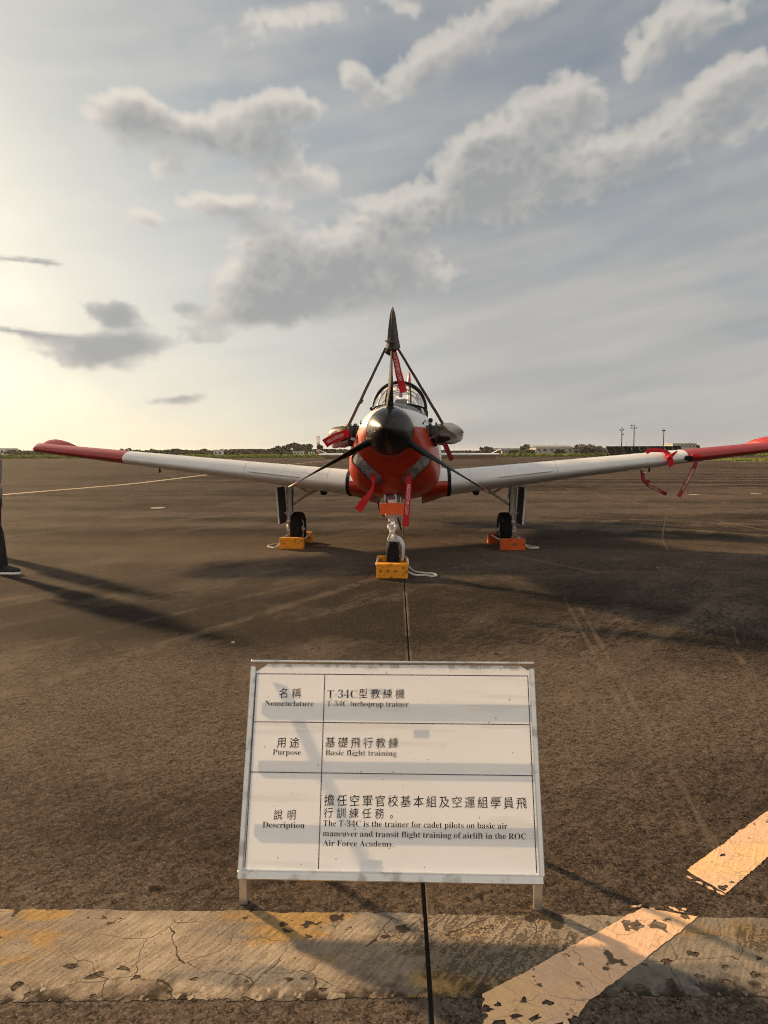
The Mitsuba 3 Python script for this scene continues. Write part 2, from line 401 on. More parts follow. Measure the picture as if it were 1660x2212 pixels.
tag('apron', kind='structure', label='weathered dark brown concrete apron with open joints between its slabs')
GAP = .0055
vs = [-4.35, 7.66, 13.66, 19.66, 25.66, 31.66, 37.66]
for a, b in zip(vs[:-1], vs[1:]):
    for k in range(-4, 4):
        put('slab', slab(k * 6 + GAP, k * 6 + 6 - GAP, a + GAP, b - GAP), 'm_ground', 'apron')
c4 = [grid(-24, -4.35), grid(24, -4.35), grid(24, 37.66), grid(-24, 37.66)]
put('joint_filler', tri([[*(p), -.016] for p in c4], [[0, 1, 2], [0, 2, 3]]), 'm_tar', 'apron')
EDGE = [(-420, 176), (-85, 172), (-20, 178), (30, 196), (70, 196), (110, 190), (420, 170)]
apron_poly = Polygon([(-420, -60), (420, -60)] + EDGE[::-1]).difference(Polygon(c4))


def sheet(poly, z):
    ms = []
    for g in getattr(poly, 'geoms', [poly]):
        v, f = trimesh.creation.triangulate_polygon(g, engine='earcut')
        m = trimesh.Trimesh(np.c_[v, np.full(len(v), z)], f, process=False)
        if m.face_normals[0, 2] < 0: m.invert()
        ms.append(m)
    return cat(*ms)


put('outer_sheet', sheet(apron_poly, 0.0), 'm_ground', 'apron')


def earth_color(p, n, uv):
    x, y = p.x, p.y
    return mix((.05, .075, .02), (.10, .11, .035), fbm(x * .05, y * .05, 3, 4)) * (.7 + .6 * fbm(x * .9, y * .9, 5, 3))


M['m_earth'] = pr(mikit.proc(earth_color), .95, spec=.1)
S = 4000
put('ground', tri([[-S, -S, -.12], [S, -S, -.12], [S, S, -.12], [-S, S, -.12]], [[0, 1, 2], [0, 2, 3]]), 'm_earth')
tag('ground', kind='structure', label='flat open ground reaching to the horizon')


def ragged(poly, amp=.004, step=.006, freq=45, seed=0):
    p = np.array(poly.exterior.segmentize(step).coords)[:-1]
    q = np.c_[p, np.full(len(p), .5)]
    off = (meshkit.fbm(q * freq, 4, seed) - .5) * 2 * amp + (meshkit.fbm(q * freq * .22, 3, seed + 9) - .5) * 2 * amp
    t = np.roll(p, -1, 0) - np.roll(p, 1, 0)
    t /= np.linalg.norm(t, axis=1, keepdims=True) + 1e-12
    g = make_valid(Polygon(p + np.c_[-t[:, 1], t[:, 0]] * off[:, None])).buffer(0)
    return max(getattr(g, 'geoms', [g]), key=lambda k: k.area)


def flake(cx, cy, r, seed, stretch=1.0, ang=0.0):
    g = np.random.default_rng(seed)
    n = 11
    a = np.arange(n) * 2 * np.pi / n + g.uniform(-.2, .2, n)
    rr = r * g.uniform(.45, 1.15, n)
    return affinity.rotate(Polygon(np.c_[cx + rr * np.cos(a) * stretch, cy + rr * np.sin(a)]), ang)


def paint_sheet(poly, z=.004, t=.0009):
    m = cat(*[trimesh.creation.extrude_polygon(g, t, engine='earcut') for g in getattr(poly, 'geoms', [poly]) if g.area > 2e-6])
    m.apply_translation([0, 0, z - t + .0002])
    return m


# the broad old band across the foreground, parted at the joint
joint = LineString([grid(0, 0), grid(0, 9)]).buffer(.0062)
band = Polygon([(-3.6, 1.555), (3.4, 1.622), (3.4, 1.835), (.87, 1.884), (-3.6, 1.99)])
stripe1 = Polygon([(.215, 1.49), (.41, 1.485), (.47, 1.567), (.875, 1.885), (.735, 1.925), (.235, 1.60)])
stripe2 = Polygon([(.94, 2.11), (1.005, 1.99), (1.24, 2.19), (2.9, 3.52), (2.86, 3.68), (1.37, 2.455)])
holes = [flake(x, y, r * .95, i, s, a) for i, (x, y, r, s, a) in enumerate([
    (-.98, 1.66, .016, 1.9, 10), (-.80, 1.70, .014, 2.2, -5), (-.72, 1.665, .017, 1.7, 25), (-.66, 1.69, .010, 2.4, -12), (-.62, 1.66, .009, 1.5, 40), (-.90, 1.63, .015, 1.6, 60), (-.86, 1.605, .010, 1.6, 30),
    (-.47, 1.655, .008, 1.8, 20), (-.34, 1.645, .007, 1.4, 0), (-.70, 1.60, .008, 1.6, 20),
    (.72, 1.71, .013, 1.6, 30), (.80, 1.74, .014, 1.5, -10), (.86, 1.69, .012, 1.3, 50), (.78, 1.66, .011, 1.6, 0), (.92, 1.665, .013, 1.4, 20), (.70, 1.64, .012, 1.5, 70), (.62, 1.625, .011, 1.6, 10), (.96, 1.72, .010, 1.4, 30),
    (.84, 1.63, .018, 1.1, 80), (.55, 1.655, .007, 1.4, 0), (.66, 1.70, .009, 1.2, 15), (1.02, 1.65, .012, 1.6, 35), (-.15, 1.62, .009, 2.0, 5), (-.20, 1.655, .006, 1.8, 0), (.20, 1.73, .010, 1.3, 0)])]
gf = np.random.default_rng(17)
fx = gf.uniform(-1.6, 1.7, 150)
fingers = union_all([flake(x, 1.583 + .006 * x - .012 + gf.normal(0, .006), gf.uniform(.004, .016), 300 + k, gf.uniform(1.4, 3.2), gf.uniform(35, 75)) for k, x in enumerate(fx)])
band_r = ragged(band, .009, seed=3).difference(fingers).difference(union_all(holes)).difference(joint)
stripe1_r = ragged(stripe1, .005, seed=8)
chips = [flake(x, y, r * .72, 50 + i, s, a) for i, (x, y, r, s, a) in enumerate([
    (.76, 1.855, .020, 1.7, -20), (.70, 1.845, .013, 1.6, 15), (.665, 1.865, .011, 2.0, 5), (.50, 1.70, .011, 1.3, 20), (.385, 1.575, .016, 1.3, 10), (.33, 1.585, .012, 1.5, 80), (.265, 1.57, .013, 1.1, 70),
    (.25, 1.50, .03, 1.6, 30), (.38, 1.497, .03, 1.6, 10), (.235, 1.555, .022, 1.5, 0), (.31, 1.488, .026, 1.8, 20), (.222, 1.53, .02, 1.3, 70), (.228, 1.585, .016, 1.4, 60), (.30, 1.535, .014, 2.0, 15), (.43, 1.52, .018, 1.5, 60), (.345, 1.53, .012, 2.2, 30)])]
stripe1_r = stripe1_r.difference(union_all(chips)).difference(joint)
scatter = union_all([flake(.715 + .024 * k + .010 * math.sin(k * 5.1), 1.930 - .0035 * k + .008 * math.sin(k * 2.3), .0065 + .003 * math.sin(k * 3.7), 90 + k, 2.0, k * 33) for k in range(7)])
stripe2_r = ragged(stripe2, .006, seed=12)
stripe2_r = union_all([stripe2_r.difference(union_all([flake(1.01, 2.02, .014, 130, 1.6, 30), flake(1.05, 2.045, .008, 131, 1.4, 0), flake(1.09, 2.19, .008, 133, 2, 40)])), *[flake(.93 + .02 * k, 2.07 - .026 * k, .007, 140 + k, 2.0, -50) for k in range(4)]])
put('painted_band', paint_sheet(band_r, .0011), 'm_old_paint', 'apron', label='broad worn and cracked band of old line paint')
put('painted_stripe', paint_sheet(union_all([stripe1_r, scatter]), .0026), 'm_new_paint', 'apron', label='pale orange diagonal stripe crossing the old band')
put('painted_stripe', paint_sheet(stripe2_r, .0012), 'm_new_paint', 'apron', label='pale orange diagonal stripe beyond the band')
# the curved taxi line on the left
tl = smoothpath([(-13.2, 10, 0), (-12.02, 22.2, 0), (-10.6, 30.7, 0), (-10.5, 38.5, 0), (-10.4, 66.6, 0), (-8.6, 111, 0), (2, 150, 0)], 10)[:, :2]
put('taxi_line', paint_sheet(LineString(tl).buffer(.14, cap_style=2), .0036), 'm_line', 'apron', label='thin pale taxi line curving away on the left')
for x, y, r in ((-5.36, 16.76, .17), (16.2, 23.6, .2), (9.4, 21.5, .15), (11.4, 21.7, .16)):
    d = trimesh.creation.cylinder(r, .006, sections=24); d.apply_translation([x, y, .0012])
    put('tie_down_cover', d, 'm_pale_concrete', 'apron')

# ------------------------------------------------------------------ far field: grass, scrub, trees, buildings
M['m_leaf'] = {'type': 'twosided', 'bsdf': {'type': 'diffuse', 'reflectance': rgb((.040, .052, .026))}}
M['m_leaf_dark'] = {'type': 'twosided', 'bsdf': {'type': 'diffuse', 'reflectance': rgb((.032, .044, .026))}}
M['m_leaf_dry'] = {'type': 'twosided', 'bsdf': {'type': 'diffuse', 'reflectance': rgb((.20, .18, .15))}}
M['m_bark'] = pr((.07, .055, .04), .9)
M['m_grass'] = {'type': 'twosided', 'bsdf': {'type': 'diffuse', 'reflectance': rgb((.22, .25, .062))}}
M['m_grass_dry'] = {'type': 'twosided', 'bsdf': {'type': 'diffuse', 'reflectance': rgb((.30, .27, .10))}}
field = [(-420, 176), (-85, 172), (-20, 178), (30, 196), (70, 196), (110, 190), (420, 170), (700, 900), (-700, 900)]
put('grass_field', sheet(Polygon(field), .05), 'm_earth')
tag('grass_field', kind='structure', label='rough green grass strip beyond the apron')
near_grass = [(46.5, 100), (52, 87), (64, 80), (140, 78), (140, 128), (60, 124)]
put('grass_patch', sheet(Polygon(near_grass), .02), 'm_earth')
tag('grass_patch', kind='structure', label='nearer green grass patch at the right edge of the apron')
put('kerb_strip', paint_sheet(LineString([(44.6, 104), (45.2, 99.5), (51, 86), (63.4, 78.6), (140, 76.5)]).buffer(.5), .005), 'm_pale_concrete')
tag('kerb_strip', kind='structure', label='pale concrete strip edging the nearer grass patch')


def quads(c, u, v):
    """Free quads with centres c and half axes u, v, as one mesh."""
    p = np.stack([c - u - v, c + u - v, c + u + v, c - u + v], 1).reshape(-1, 3)
    i = np.arange(len(c))[:, None] * 4
    return tri(p, np.vstack([i + [0, 1, 2], i + [0, 2, 3]]))


def blades(n, xs, ys, h, g):
    x, y = g.uniform(*xs, n), None
    y = ys(x, g)
    hh = h * g.uniform(.5, 1.3, n) * (.6 + .8 * meshkit.fbm(np.c_[x * .08, y * .08, x * 0], 3, 4))
    a = g.uniform(0, np.pi, n)
    w = g.uniform(.12, .35, n)
    c = np.c_[x, y, hh / 2]
    lean = g.normal(0, .18, (n, 2))
    return quads(c, np.c_[np.cos(a) * w, np.sin(a) * w, a * 0], np.c_[lean * hh[:, None], hh / 2])


g = np.random.default_rng(3)
ex, ey = np.array(EDGE).T
edge_y = lambda x: np.interp(x, ex, ey)
put('tall_grass', blades(26000, (-190, 190), lambda x, g: edge_y(x) + .4 + 60 * g.uniform(0, 1, len(x)) ** 2.2, .62, g), 'm_grass')
tag('tall_grass', 'tall green grass growing along the far edge of the apron', 'grass', kind='stuff')
put('dry_grass', blades(7000, (-190, 190), lambda x, g: edge_y(x) + 2 + 60 * g.uniform(0, 1, len(x)), .6, g), 'm_grass_dry')
tag('dry_grass', 'yellowed dry grass mixed into the far strip', 'grass', kind='stuff')


def patch_y(x, g):
    lo = np.interp(x, [46.5, 52, 64, 140], [100, 87, 80, 78]); hi = np.interp(x, [46.5, 60, 140], [101, 124, 128])
    return lo + (hi - lo) * g.uniform(0, 1, len(x))


b = blades(16000, (46.5, 90), patch_y, .16, g)
put('short_grass', b, 'm_grass')
tag('short_grass', 'short bright grass covering the nearer patch on the right', 'grass', kind='stuff')


def crown(cx, cy, z0, z1, w, d, n, seed, size=.35, lobes=7):
    g = np.random.default_rng(seed)
    L = np.c_[g.uniform(-.36, .36, lobes) * w, g.uniform(-.36, .36, lobes) * d, z0 + (z1 - z0) * g.uniform(.30, .78, lobes)]
    R = np.c_[g.uniform(.2, .34, lobes) * w, g.uniform(.2, .34, lobes) * d, (z1 - z0) * g.uniform(.18, .30, lobes)]
    k = g.integers(0, lobes, n)
    v = g.normal(size=(n, 3)); v /= np.linalg.norm(v, axis=1, keepdims=True)
    p = L[k] + v * R[k] * g.uniform(.45, 1.08, n)[:, None] ** .6
    p[:, 2] = np.clip(p[:, 2], z0, None)
    u = g.normal(size=(n, 3)); u -= v * (u * v).sum(1, keepdims=True) * .7; u /= np.linalg.norm(u, axis=1, keepdims=True)
    s = size * g.uniform(.5, 1.25, n)[:, None]
    return quads(p + [cx, cy, 0], u * s, np.cross(u, g.normal(size=(n, 3))) * s * .55)


def tree(name, x, y, h, w, label, category='tree', mat='m_leaf', n=900, z0=.25, seed=0, size=.35, group=None, lobes=7):
    t = thing(name, label, category, group)
    put('crown', crown(x, y, h * z0, h, w, w * .8, n, seed, size, lobes), mat, t)
    r = h * .028 + .04
    limbs = [tube(smoothpath([(x, y, -.1), (x + .1, y, h * .25), (x + .05, y + .1, h * .6)], 4), np.linspace(r, r * .45, 9), 7)]
    for k in range(4):
        a = seed + k * 1.7
        limbs.append(tube([(x + .06, y, h * (.22 + .07 * k)), (x + math.cos(a) * w * .15, y + math.sin(a) * w * .15, h * (.42 + .07 * k)), (x + math.cos(a) * w * .27, y + math.sin(a) * w * .27, h * (.58 + .06 * k))], [r * .5, r * .35, r * .15], 5))
    put('trunk', cat(*limbs), 'm_bark', t)
    return t


tree('broadleaf_tree', -50.3, 330, 4.5, 5.2, 'round dark tree on the left of the clump beyond the grass', seed=1, mat='m_leaf_dark')
tree('broadleaf_tree', -45.4, 332, 4.9, 4.4, 'narrower tree in the middle of the far clump left of the nose', seed=2, mat='m_leaf_dark')
tree('broadleaf_tree', -40.6, 334, 5.9, 6.5, 'tallest dark tree of the far clump left of the nose', seed=3, mat='m_leaf_dark', n=1300)
tree('broadleaf_tree', -35.8, 330, 5.0, 5.0, 'lower tree at the right end of the far clump', seed=4, mat='m_leaf_dark')
tree('broadleaf_tree', -26.9, 300, 4.6, 2.4, 'small ragged tree standing alone right of the lattice mast', seed=5, mat='m_leaf_dark', n=420, lobes=5)
for i, (px, h, w, lab) in enumerate([(-178, 3.2, 9, 'broad low tree at the far left edge of the skyline'), (-158, 3.1, 8, 'low tree in the scrub just inside the left wing tip'), (-126, 3.6, 5, 'small tree peeking over the red part of the left wing'),
                                     (-121, 3.0, 5, 'low tree between two taller ones above the left wing'), (-113, 3.4, 4, 'spindly tree above the white part of the left wing'), (-100, 3.2, 7, 'low rounded tree behind the small dark shelter'),
                                     (-89.5, 3.3, 6, 'low tree right of the small dark shelter'), (-79, 3.2, 4, 'small tree between the shelter and the white hut')]):
    tree('scrub_tree', px, 345 + i, h, w, lab, seed=20 + i, z0=.1, n=480)
for i, (x, h, w, lab) in enumerate([(58.5, 4.3, 2.2, 'slim dark tree right of the tail plane tip'), (61, 4.6, 2.2, 'second slim dark tree in the row beyond the tail plane'), (63.6, 4.4, 2.4, 'third slim dark tree in the row beyond the tail plane'),
                                    (84.5, 6.2, 5.5, 'rounded tree beside the far grey hangar'), (117, 6.0, 7, 'spreading tree at the right end of the far grey hangar'), (186, 5.4, 6, 'lone round tree above the red part of the right wing')]):
    tree('slim_tree' if i < 3 else 'broadleaf_tree', x, 425, h, w, lab, seed=40 + i, n=420)
for i, (x, y, h, w, lab) in enumerate([(55.4, 200, 3.1, 3.6, 'pale leafless bush left of the blast fence'), (58.6, 204, 3.3, 3.4, 'second pale dry bush beside the blast fence'), (61.6, 206, 3.2, 3.0, 'pale dry bush touching the end of the blast fence'), (51.2, 208, 2.0, 3.6, 'low dark bush left of the pale dry ones')]):
    tree('dry_bush', x, y, h, w, lab, 'bush', 'm_leaf_dry' if i < 3 else 'm_leaf_dark', 1500, .02, 60 + i, .16, lobes=9)
g = np.random.default_rng(8)
n = 34000
x = g.uniform(-330, 330, n)
hh = (1.35 + 1.5 * meshkit.fbm(np.c_[x * .045, x * 0, x * 0], 4, 3)) * np.where(x > 30, .95, 1.0) * np.where(x < 0, 1.12, 1.0)
z = hh * g.uniform(0, 1, n) ** .7
u = g.normal(size=(n, 3)); u /= np.linalg.norm(u, axis=1, keepdims=True)
put('far_scrub', quads(np.c_[x, 360 + 70 * (x > 30) + g.uniform(0, 12, n), z], u * .5, np.cross(u, g.normal(size=(n, 3))) * .3), 'm_leaf')
tag('far_scrub', 'low dark scrub along the skyline beyond the grass', 'scrub', kind='stuff')

M['m_wall_white'] = pr((.55, .53, .49), .8)
M['m_wall_grey'] = pr((.30, .30, .29), .8)
M['m_roof_grey'] = pr((.16, .165, .17), .7)
M['m_window'] = pr((.03, .035, .04), .2)
M['m_dark_steel'] = pr((.008, .009, .010), .6, spec=.2)
M['m_fence_panel'] = pr((.004, .0045, .005), .9, spec=.02)
M['m_pole'] = pr((.03, .03, .03), .6, spec=.2)
M['m_red'] = pr((.45, .04, .03), .6)
M['m_offwhite'] = pr((.62, .6, .56), .6)


def building(name, x0, x1, y, depth, h, label, wall='m_wall_white', roof='m_roof_grey', eave=.3, rows=1, cols=5, pitch=0.0, category='building', roof_t=.35):
    t = thing(name, label, category)
    cx, w = (x0 + x1) / 2, x1 - x0
    put('wall', bx(cx, y + depth / 2, h / 2, w, depth, h), wall, t)
    if pitch:
        v = [[x0 - eave, y - eave, h], [x1 + eave, y - eave, h], [x1 + eave, y + depth + eave, h], [x0 - eave, y + depth + eave, h], [x0 - eave, y + depth / 2, h + pitch], [x1 + eave, y + depth / 2, h + pitch]]
        put('roof', trimesh.convex.convex_hull(np.array(v)), roof, t)
    else:
        put('roof', bx(cx, y + depth / 2, h + roof_t / 2, w + 2 * eave, depth + 2 * eave, roof_t), roof, t)
    for r in range(rows):
        for k in range(cols):
            put('window', bx(x0 + w * (k + .5) / cols, y - .02, h * (r + .58) / rows, w / cols * .5, .08, h / rows * .36), 'm_window', t)
    return t


building('guard_hut', -62.6, -59.6, 262, 3, 2.25, 'small pale hut beyond the grass left of the grey roofed shed', cols=2, eave=.1, roof='m_wall_grey', roof_t=.15)
building('storage_shed', -86, -70.3, 400, 12, 2.7, 'long white shed with a flat grey roof left of the tree clump', cols=7, eave=.6, roof_t=.7)
building('annex', -92.5, -87, 402, 6, 1.9, 'low pale annex at the left end of the white shed', cols=2, eave=.2, roof='m_wall_white', roof_t=.15)
building('office_block', -196, -184, 350, 8, 3.6, 'pale flat building at the far left edge of the view', cols=5, eave=.2, roof='m_wall_white', roof_t=.2)
building('hangar', 91.8, 114.4, 430, 25, 4.0, 'long grey hangar beyond the grass on the right', 'm_wall_grey', cols=6, eave=.5, pitch=1.3)
building('warehouse', 66, 90, 440, 15, 3.3, 'low pale warehouse left of the grey hangar', 'm_wall_white', cols=6, eave=.2, roof='m_wall_grey', roof_t=.3)
building('terminal', 163, 176, 402, 12, 5.6, 'pale building rising behind the right end of the blast fence', 'm_wall_grey', rows=2, cols=6, eave=.3, roof='m_wall_grey')
building('pavilion', 50.2, 53.0, 302, 3, 1.9, 'small square pavilion right of the tail plane tip', 'm_wall_grey', cols=3, eave=.5)
building('depot', 118, 158, 470, 14, 3.6, 'long low grey depot behind the dry bushes', 'm_wall_grey', cols=9, eave=.2)
building('store', -38.2, -34, 300, 4, 1.7, 'low white store in front of the tree clump', cols=3, eave=.3, roof='m_wall_white', roof_t=.15)
for i in range(3):
    t = thing('marker_board', ('pale marker board nearest the trees by the tail plane', 'pale marker board in the middle of the three', 'pale marker board nearest the tail plane tip')[i], 'marker')
    x = -29.4 + i * .95
    put('board', bx(x, 280, 1.15, .5, .06, .9), 'm_offwhite', t)
    put('post', bx(x, 280.06, .4, .08, .06, .8), 'm_pole', t)
t = thing('sun_shelter', 'small dark shelter with a flat canopy beyond the left wing', 'shelter')
put('canopy', bx(-58.5, 200, 2.3, 1.9, 1.6, .35, .08), 'm_dark_steel', t)
for sx in (-.6, .6):
    put('post', bx(-58.5 + sx, 200, 1.05, .12, .12, 2.1), 'm_dark_steel', t)
put('counter', bx(-58.5, 200, .6, 1.0, .6, 1.2), 'm_dark_steel', t)

# lattice mast, red and white bands
t = thing('lattice_mast', 'slim red and white lattice mast left of the nose', 'mast')
mx, my, mh = -32.2, 350, 9.3
for k in range(7):
    z0, z1 = mh * k / 7, mh * (k + 1) / 7
    ms = []
    for sx, sy in ((-1, -1), (1, -1), (1, 1), (-1, 1)):
        ms.append(tube([(mx + sx * .6, my + sy * .6, z0), (mx + sx * .6, my + sy * .6, z1)], .09, 5))
    for sx in (-1, 1):
        for sy in (-1, 1):
            ms.append(tube([(mx - .6 * sx, my + .6 * sy, z0), (mx + .6 * sx, my + .6 * sy, z1)], .06, 4))
            ms.append(tube([(mx + .6 * sy, my - .6 * sx, z0), (mx + .6 * sy, my + .6 * sx, z1)], .06, 4))
    put('section', cat(*ms), 'm_red' if k % 2 == 0 else 'm_offwhite', t)

# blast fence: black panels leaning on triangular frames
t = thing('blast_fence', 'long black blast fence of leaning panels on triangular frames behind the right wing', 'fence')
fx0, fx1, fy, fh = 60.2, 80.4, 190.0, 2.75
nP = 9
for k in range(nP):
    a, b = fx0 + (fx1 - fx0) * k / nP + .03, fx0 + (fx1 - fx0) * (k + 1) / nP - .03
    v = [[a, fy + 1.6, .02], [b, fy + 1.6, .02], [b, fy + 2.1, fh * .5], [b, fy + 3.2, fh], [a, fy + 3.2, fh], [a, fy + 2.1, fh * .5]]
    v = np.array(v + [[p[0], p[1] + .06, p[2] + .03] for p in v])
    f = [[0, 1, 2, 5], [5, 2, 3, 4], [6, 11, 8, 7], [11, 10, 9, 8], [0, 5, 11, 6], [5, 4, 10, 11], [1, 7, 8, 2], [2, 8, 9, 3], [4, 3, 9, 10], [0, 6, 7, 1]]
    put('panel', tri(v, f), 'm_fence_panel', t)
for k in range(nP + 1):
    x = fx0 + (fx1 - fx0) * k / nP
    put('frame', cat(tube([(x, fy, .05), (x, fy + 3.1, fh - .05)], .09, 6), tube([(x, fy, .08), (x, fy + 3.4, .08)], .09, 6), tube([(x, fy + 1.5, fh * .48), (x, fy + 2.2, .1)], .07, 6)), 'm_pole', t)

def lamp_pole(x, y, h, arms, label):
    t = thing('lamp_pole', label, 'pole')
    put('pole', tube([(x, y, 0), (x, y, h)], [.16, .11], 8), 'm_pole', t)
    for dx, dz in arms:
        put('lamp', cat(bx(x + dx, y, h + dz, .34, .3, .34, .06), tube([(x, y, h + dz - .1), (x + dx, y, h + dz - .1)], .05, 5)), 'm_pole', t)
lamp_pole(68.7, 206, 8.3, [(-.55, -.75), (.45, -.7), (.4, -2.0)], 'dark lamp pole with a low spare lamp, leftmost of the three behind the blast fence')
lamp_pole(71.9, 205, 8.9, [(-.75, -.1), (-.75, -.8), (.6, -.8)], 'tallest lamp pole with three lamps behind the blast fence')
lamp_pole(80.4, 205, 7.9, [(-.35, -.6), (.3, -.6)], 'shortest lamp pole, behind the right end of the blast fence')
for x, h, lab in ((106, 6.6, 'thin mast above the far grey hangar'), (150, 7.0, 'thin mast behind the lamp poles'), (176, 7.6, 'thin mast above the red part of the right wing'), (189, 7.2, 'thin mast nearest the right edge'), (-99, 4.6, 'thin mast above the white part of the left wing')):
    tag(put('thin_mast', tube([(x, 440, 0), (x, 440, h)], [.14, .07], 5), 'm_pole'), lab, 'mast')

# ------------------------------------------------------------------ the trainer aircraft (local: X to the picture's right, Y aft, Z up, origin under the nose wheel)
NX, NY, YAW = .092, 7.55, math.radians(3.4)
yc, ys = math.cos(YAW), math.sin(YAW)
AC = np.array([[yc, ys, 0, NX], [-ys, yc, 0, NY], [0, 0, 1, 0], [0, 0, 0, 1.0]])


def ac(m):
    m = m.copy(); m.apply_transform(AC)
    return m


def acp(p):
    return (AC[:3, :3] @ np.asarray(p, float).T).T + AC[:3, 3]


def local(p):
    dx, dy = p.x - NX, p.y - NY
    return dx * yc - dy * ys, dx * ys + dy * yc, p.z


WHITE, ORANGE, BLACK = (.57, .575, .57), (.32, .016, .0028), (.010, .010, .011)


def fuselage_paint(p, n, uv):
    X, Y, Z = local(p)
    line = 1.555 - smoothstep(.55, 1.35, Y) * .62
    c = mi.Color3f(dr.select(Z < line, 1, 0)) * mi.Color3f(ORANGE) + mi.Color3f(dr.select(Z < line, 0, 1)) * mi.Color3f(WHITE)
    dark = (Z > 1.735) & (dr.abs(X) < .34) & (Y < 1.75) & (Y > -.42)
    c = dr.select(dark, mi.Color3f(BLACK), c)
    dirt = fbm(X * 9, Y * 3, Z * 9, 4)
    c = c * (.86 + .2 * dirt)
    seam = dr.minimum(dr.abs(Y - .36), dr.minimum(dr.abs(Y + .06), dr.abs(Y - 1.38)))
    c = c * dr.select(seam < .0042, .42, 1)
    riv = dr.abs(dr.abs(Y - .36) - .022)
    return c * dr.select((riv < .006) & (dr.abs((Z * 20) - dr.floor(Z * 20) - .5) < .16), .55, 1)


def wing_paint(p, n, uv):
    X, Y, Z = local(p)
    ax = dr.abs(X)
    c = mi.Color3f(dr.select(ax > 3.69 + .04 * (Y - 1.8), 1, 0)) * mi.Color3f((.27, .012, .009)) + mi.Color3f(dr.select(ax > 3.69 + .04 * (Y - 1.8), 0, 1)) * mi.Color3f(WHITE)
    dirt = fbm(X * 7, Y * 1.2, Z * 7, 4)
    c = c * (.84 + .2 * dirt)
    ribs = dr.abs(dr.abs(X * 2.2 - dr.floor(X * 2.2) - .5) - .5) / 2.2
    seam = dr.minimum(dr.abs(ax - 2.02), dr.abs(ax - .92))
    c = c * dr.select(seam < .0035, .6, 1)
    return c * dr.select((ribs < .004) & (dr.abs(Y * 28 - dr.floor(Y * 28) - .5) < .14), .8, 1)


def paint(c, rough=.3, coat=.6):
    return pr(c, rough, clearcoat=coat, clearcoat_gloss=.85)


M['m_fuselage'] = paint(mikit.proc(fuselage_paint), .34, .16)
M['m_wing'] = paint(mikit.proc(wing_paint), .36, .4)
M['m_white'] = paint(WHITE, .35)
M['m_orange'] = paint(ORANGE, .35)
M['m_collar'] = paint((.80, .12, .012), .45, .2)
M['m_tipred'] = paint((.33, .018, .009), .4, .15)
M['m_spinner'] = pr((.006, .006, .0065), .30, spec=.27)
M['m_blade'] = pr((.006, .006, .0065), .42, spec=.15)
M['m_blade_white'] = pr((.55, .54, .52), .45)
M['m_blade_red'] = pr((.35, .03, .02), .45)
M['m_rubber'] = pr((.006, .006, .006), .8, spec=.2)
M['m_seal'] = pr((.006, .006, .006), .8, spec=.2)
M['m_strut'] = pr((.48, .48, .46), .42)
M['m_liner'] = pr((.030, .031, .034), .7, spec=.2)
M['m_chrome'] = pr((.75, .74, .72), .16, 1.0)
M['m_brace'] = pr((.34, .29, .22), .5)
M['m_dark_part'] = pr((.008, .008, .009), .55, spec=.25)
M['m_stack'] = pr((.035, .026, .020), .5, .5)
M['m_interior'] = pr((.10, .105, .11), .7)
M['m_coaming'] = pr((.012, .012, .012), .8, spec=.2)
M['m_seat'] = pr((.16, .17, .15), .85)
M['m_glass'] = {'type': 'thindielectric', 'int_ior': 1.5}

plane = thing('trainer_aircraft', 'red and white low-wing propeller trainer aircraft parked nose-on behind the information board', 'airplane')


def cl(name, mesh, bsdf, parent=None, **kw):
    return put(name, ac(mesh), bsdf, parent or plane, **kw)


# --- fuselage: stations Y, top, bottom, height of greatest width, half width, upper and lower roundness
ST = np.array([
 (-.46, 1.745, 1.262, 1.50, .238, 2.0, 2.0), (-.42, 1.765, 1.20, 1.47, .268, 2.0, 2.0), (-.34, 1.780, 1.08, 1.38, .315, 2.0, 2.05), (-.22, 1.795, .96, 1.27, .375, 2.05, 2.1), (-.05, 1.808, .865, 1.185, .437, 2.05, 2.2),
 (.18, 1.825, .815, 1.15, .482, 2.05, 2.3), (.45, 1.845, .79, 1.14, .50, 2.1, 2.3), (.95, 1.880, .755, 1.15, .52, 2.15, 2.4), (1.35, 1.895, .72, 1.16, .545, 2.2, 2.5), (2.2, 1.86, .66, 1.18, .56, 2.4, 2.6),
 (3.4, 1.84, .70, 1.20, .53, 2.3, 2.5), (4.4, 1.78, .84, 1.24, .44, 2.2, 2.3), (5.4, 1.68, .99, 1.28, .32, 2.1, 2.2), (6.4, 1.56, 1.10, 1.30, .20, 2.0, 2.0), (7.2, 1.47, 1.19, 1.31, .10, 2.0, 2.0), (7.62, 1.42, 1.25, 1.32, .04, 2.0, 2.0)])
FI = [PchipInterpolator(ST[:, 0], ST[:, k]) for k in range(1, 7)]


def ring(Y, n=72, grow=0.0):
    top, bot, zw, hw, nt, nb = (f(Y) for f in FI)
    a = np.arange(n) * 2 * np.pi / n
    c, s = np.cos(a), np.sin(a)
    e = np.where(s >= 0, nt, nb)
    x = (hw + grow) * np.sign(c) * np.abs(c) ** (2 / e)
    z = zw + np.where(s >= 0, top - zw + grow, zw - bot + grow) * np.sign(s) * np.abs(s) ** (2 / e)
    return np.stack([x, np.full(n, Y), z], 1)


def body_loft(y0, y1, step=.03, grow=0.0, n=72):
    return loft([ring(y, n, grow) for y in np.linspace(y0, y1, max(3, int((y1 - y0) / step)))])


cowl_full = man(body_loft(-.455, 1.375, .02))


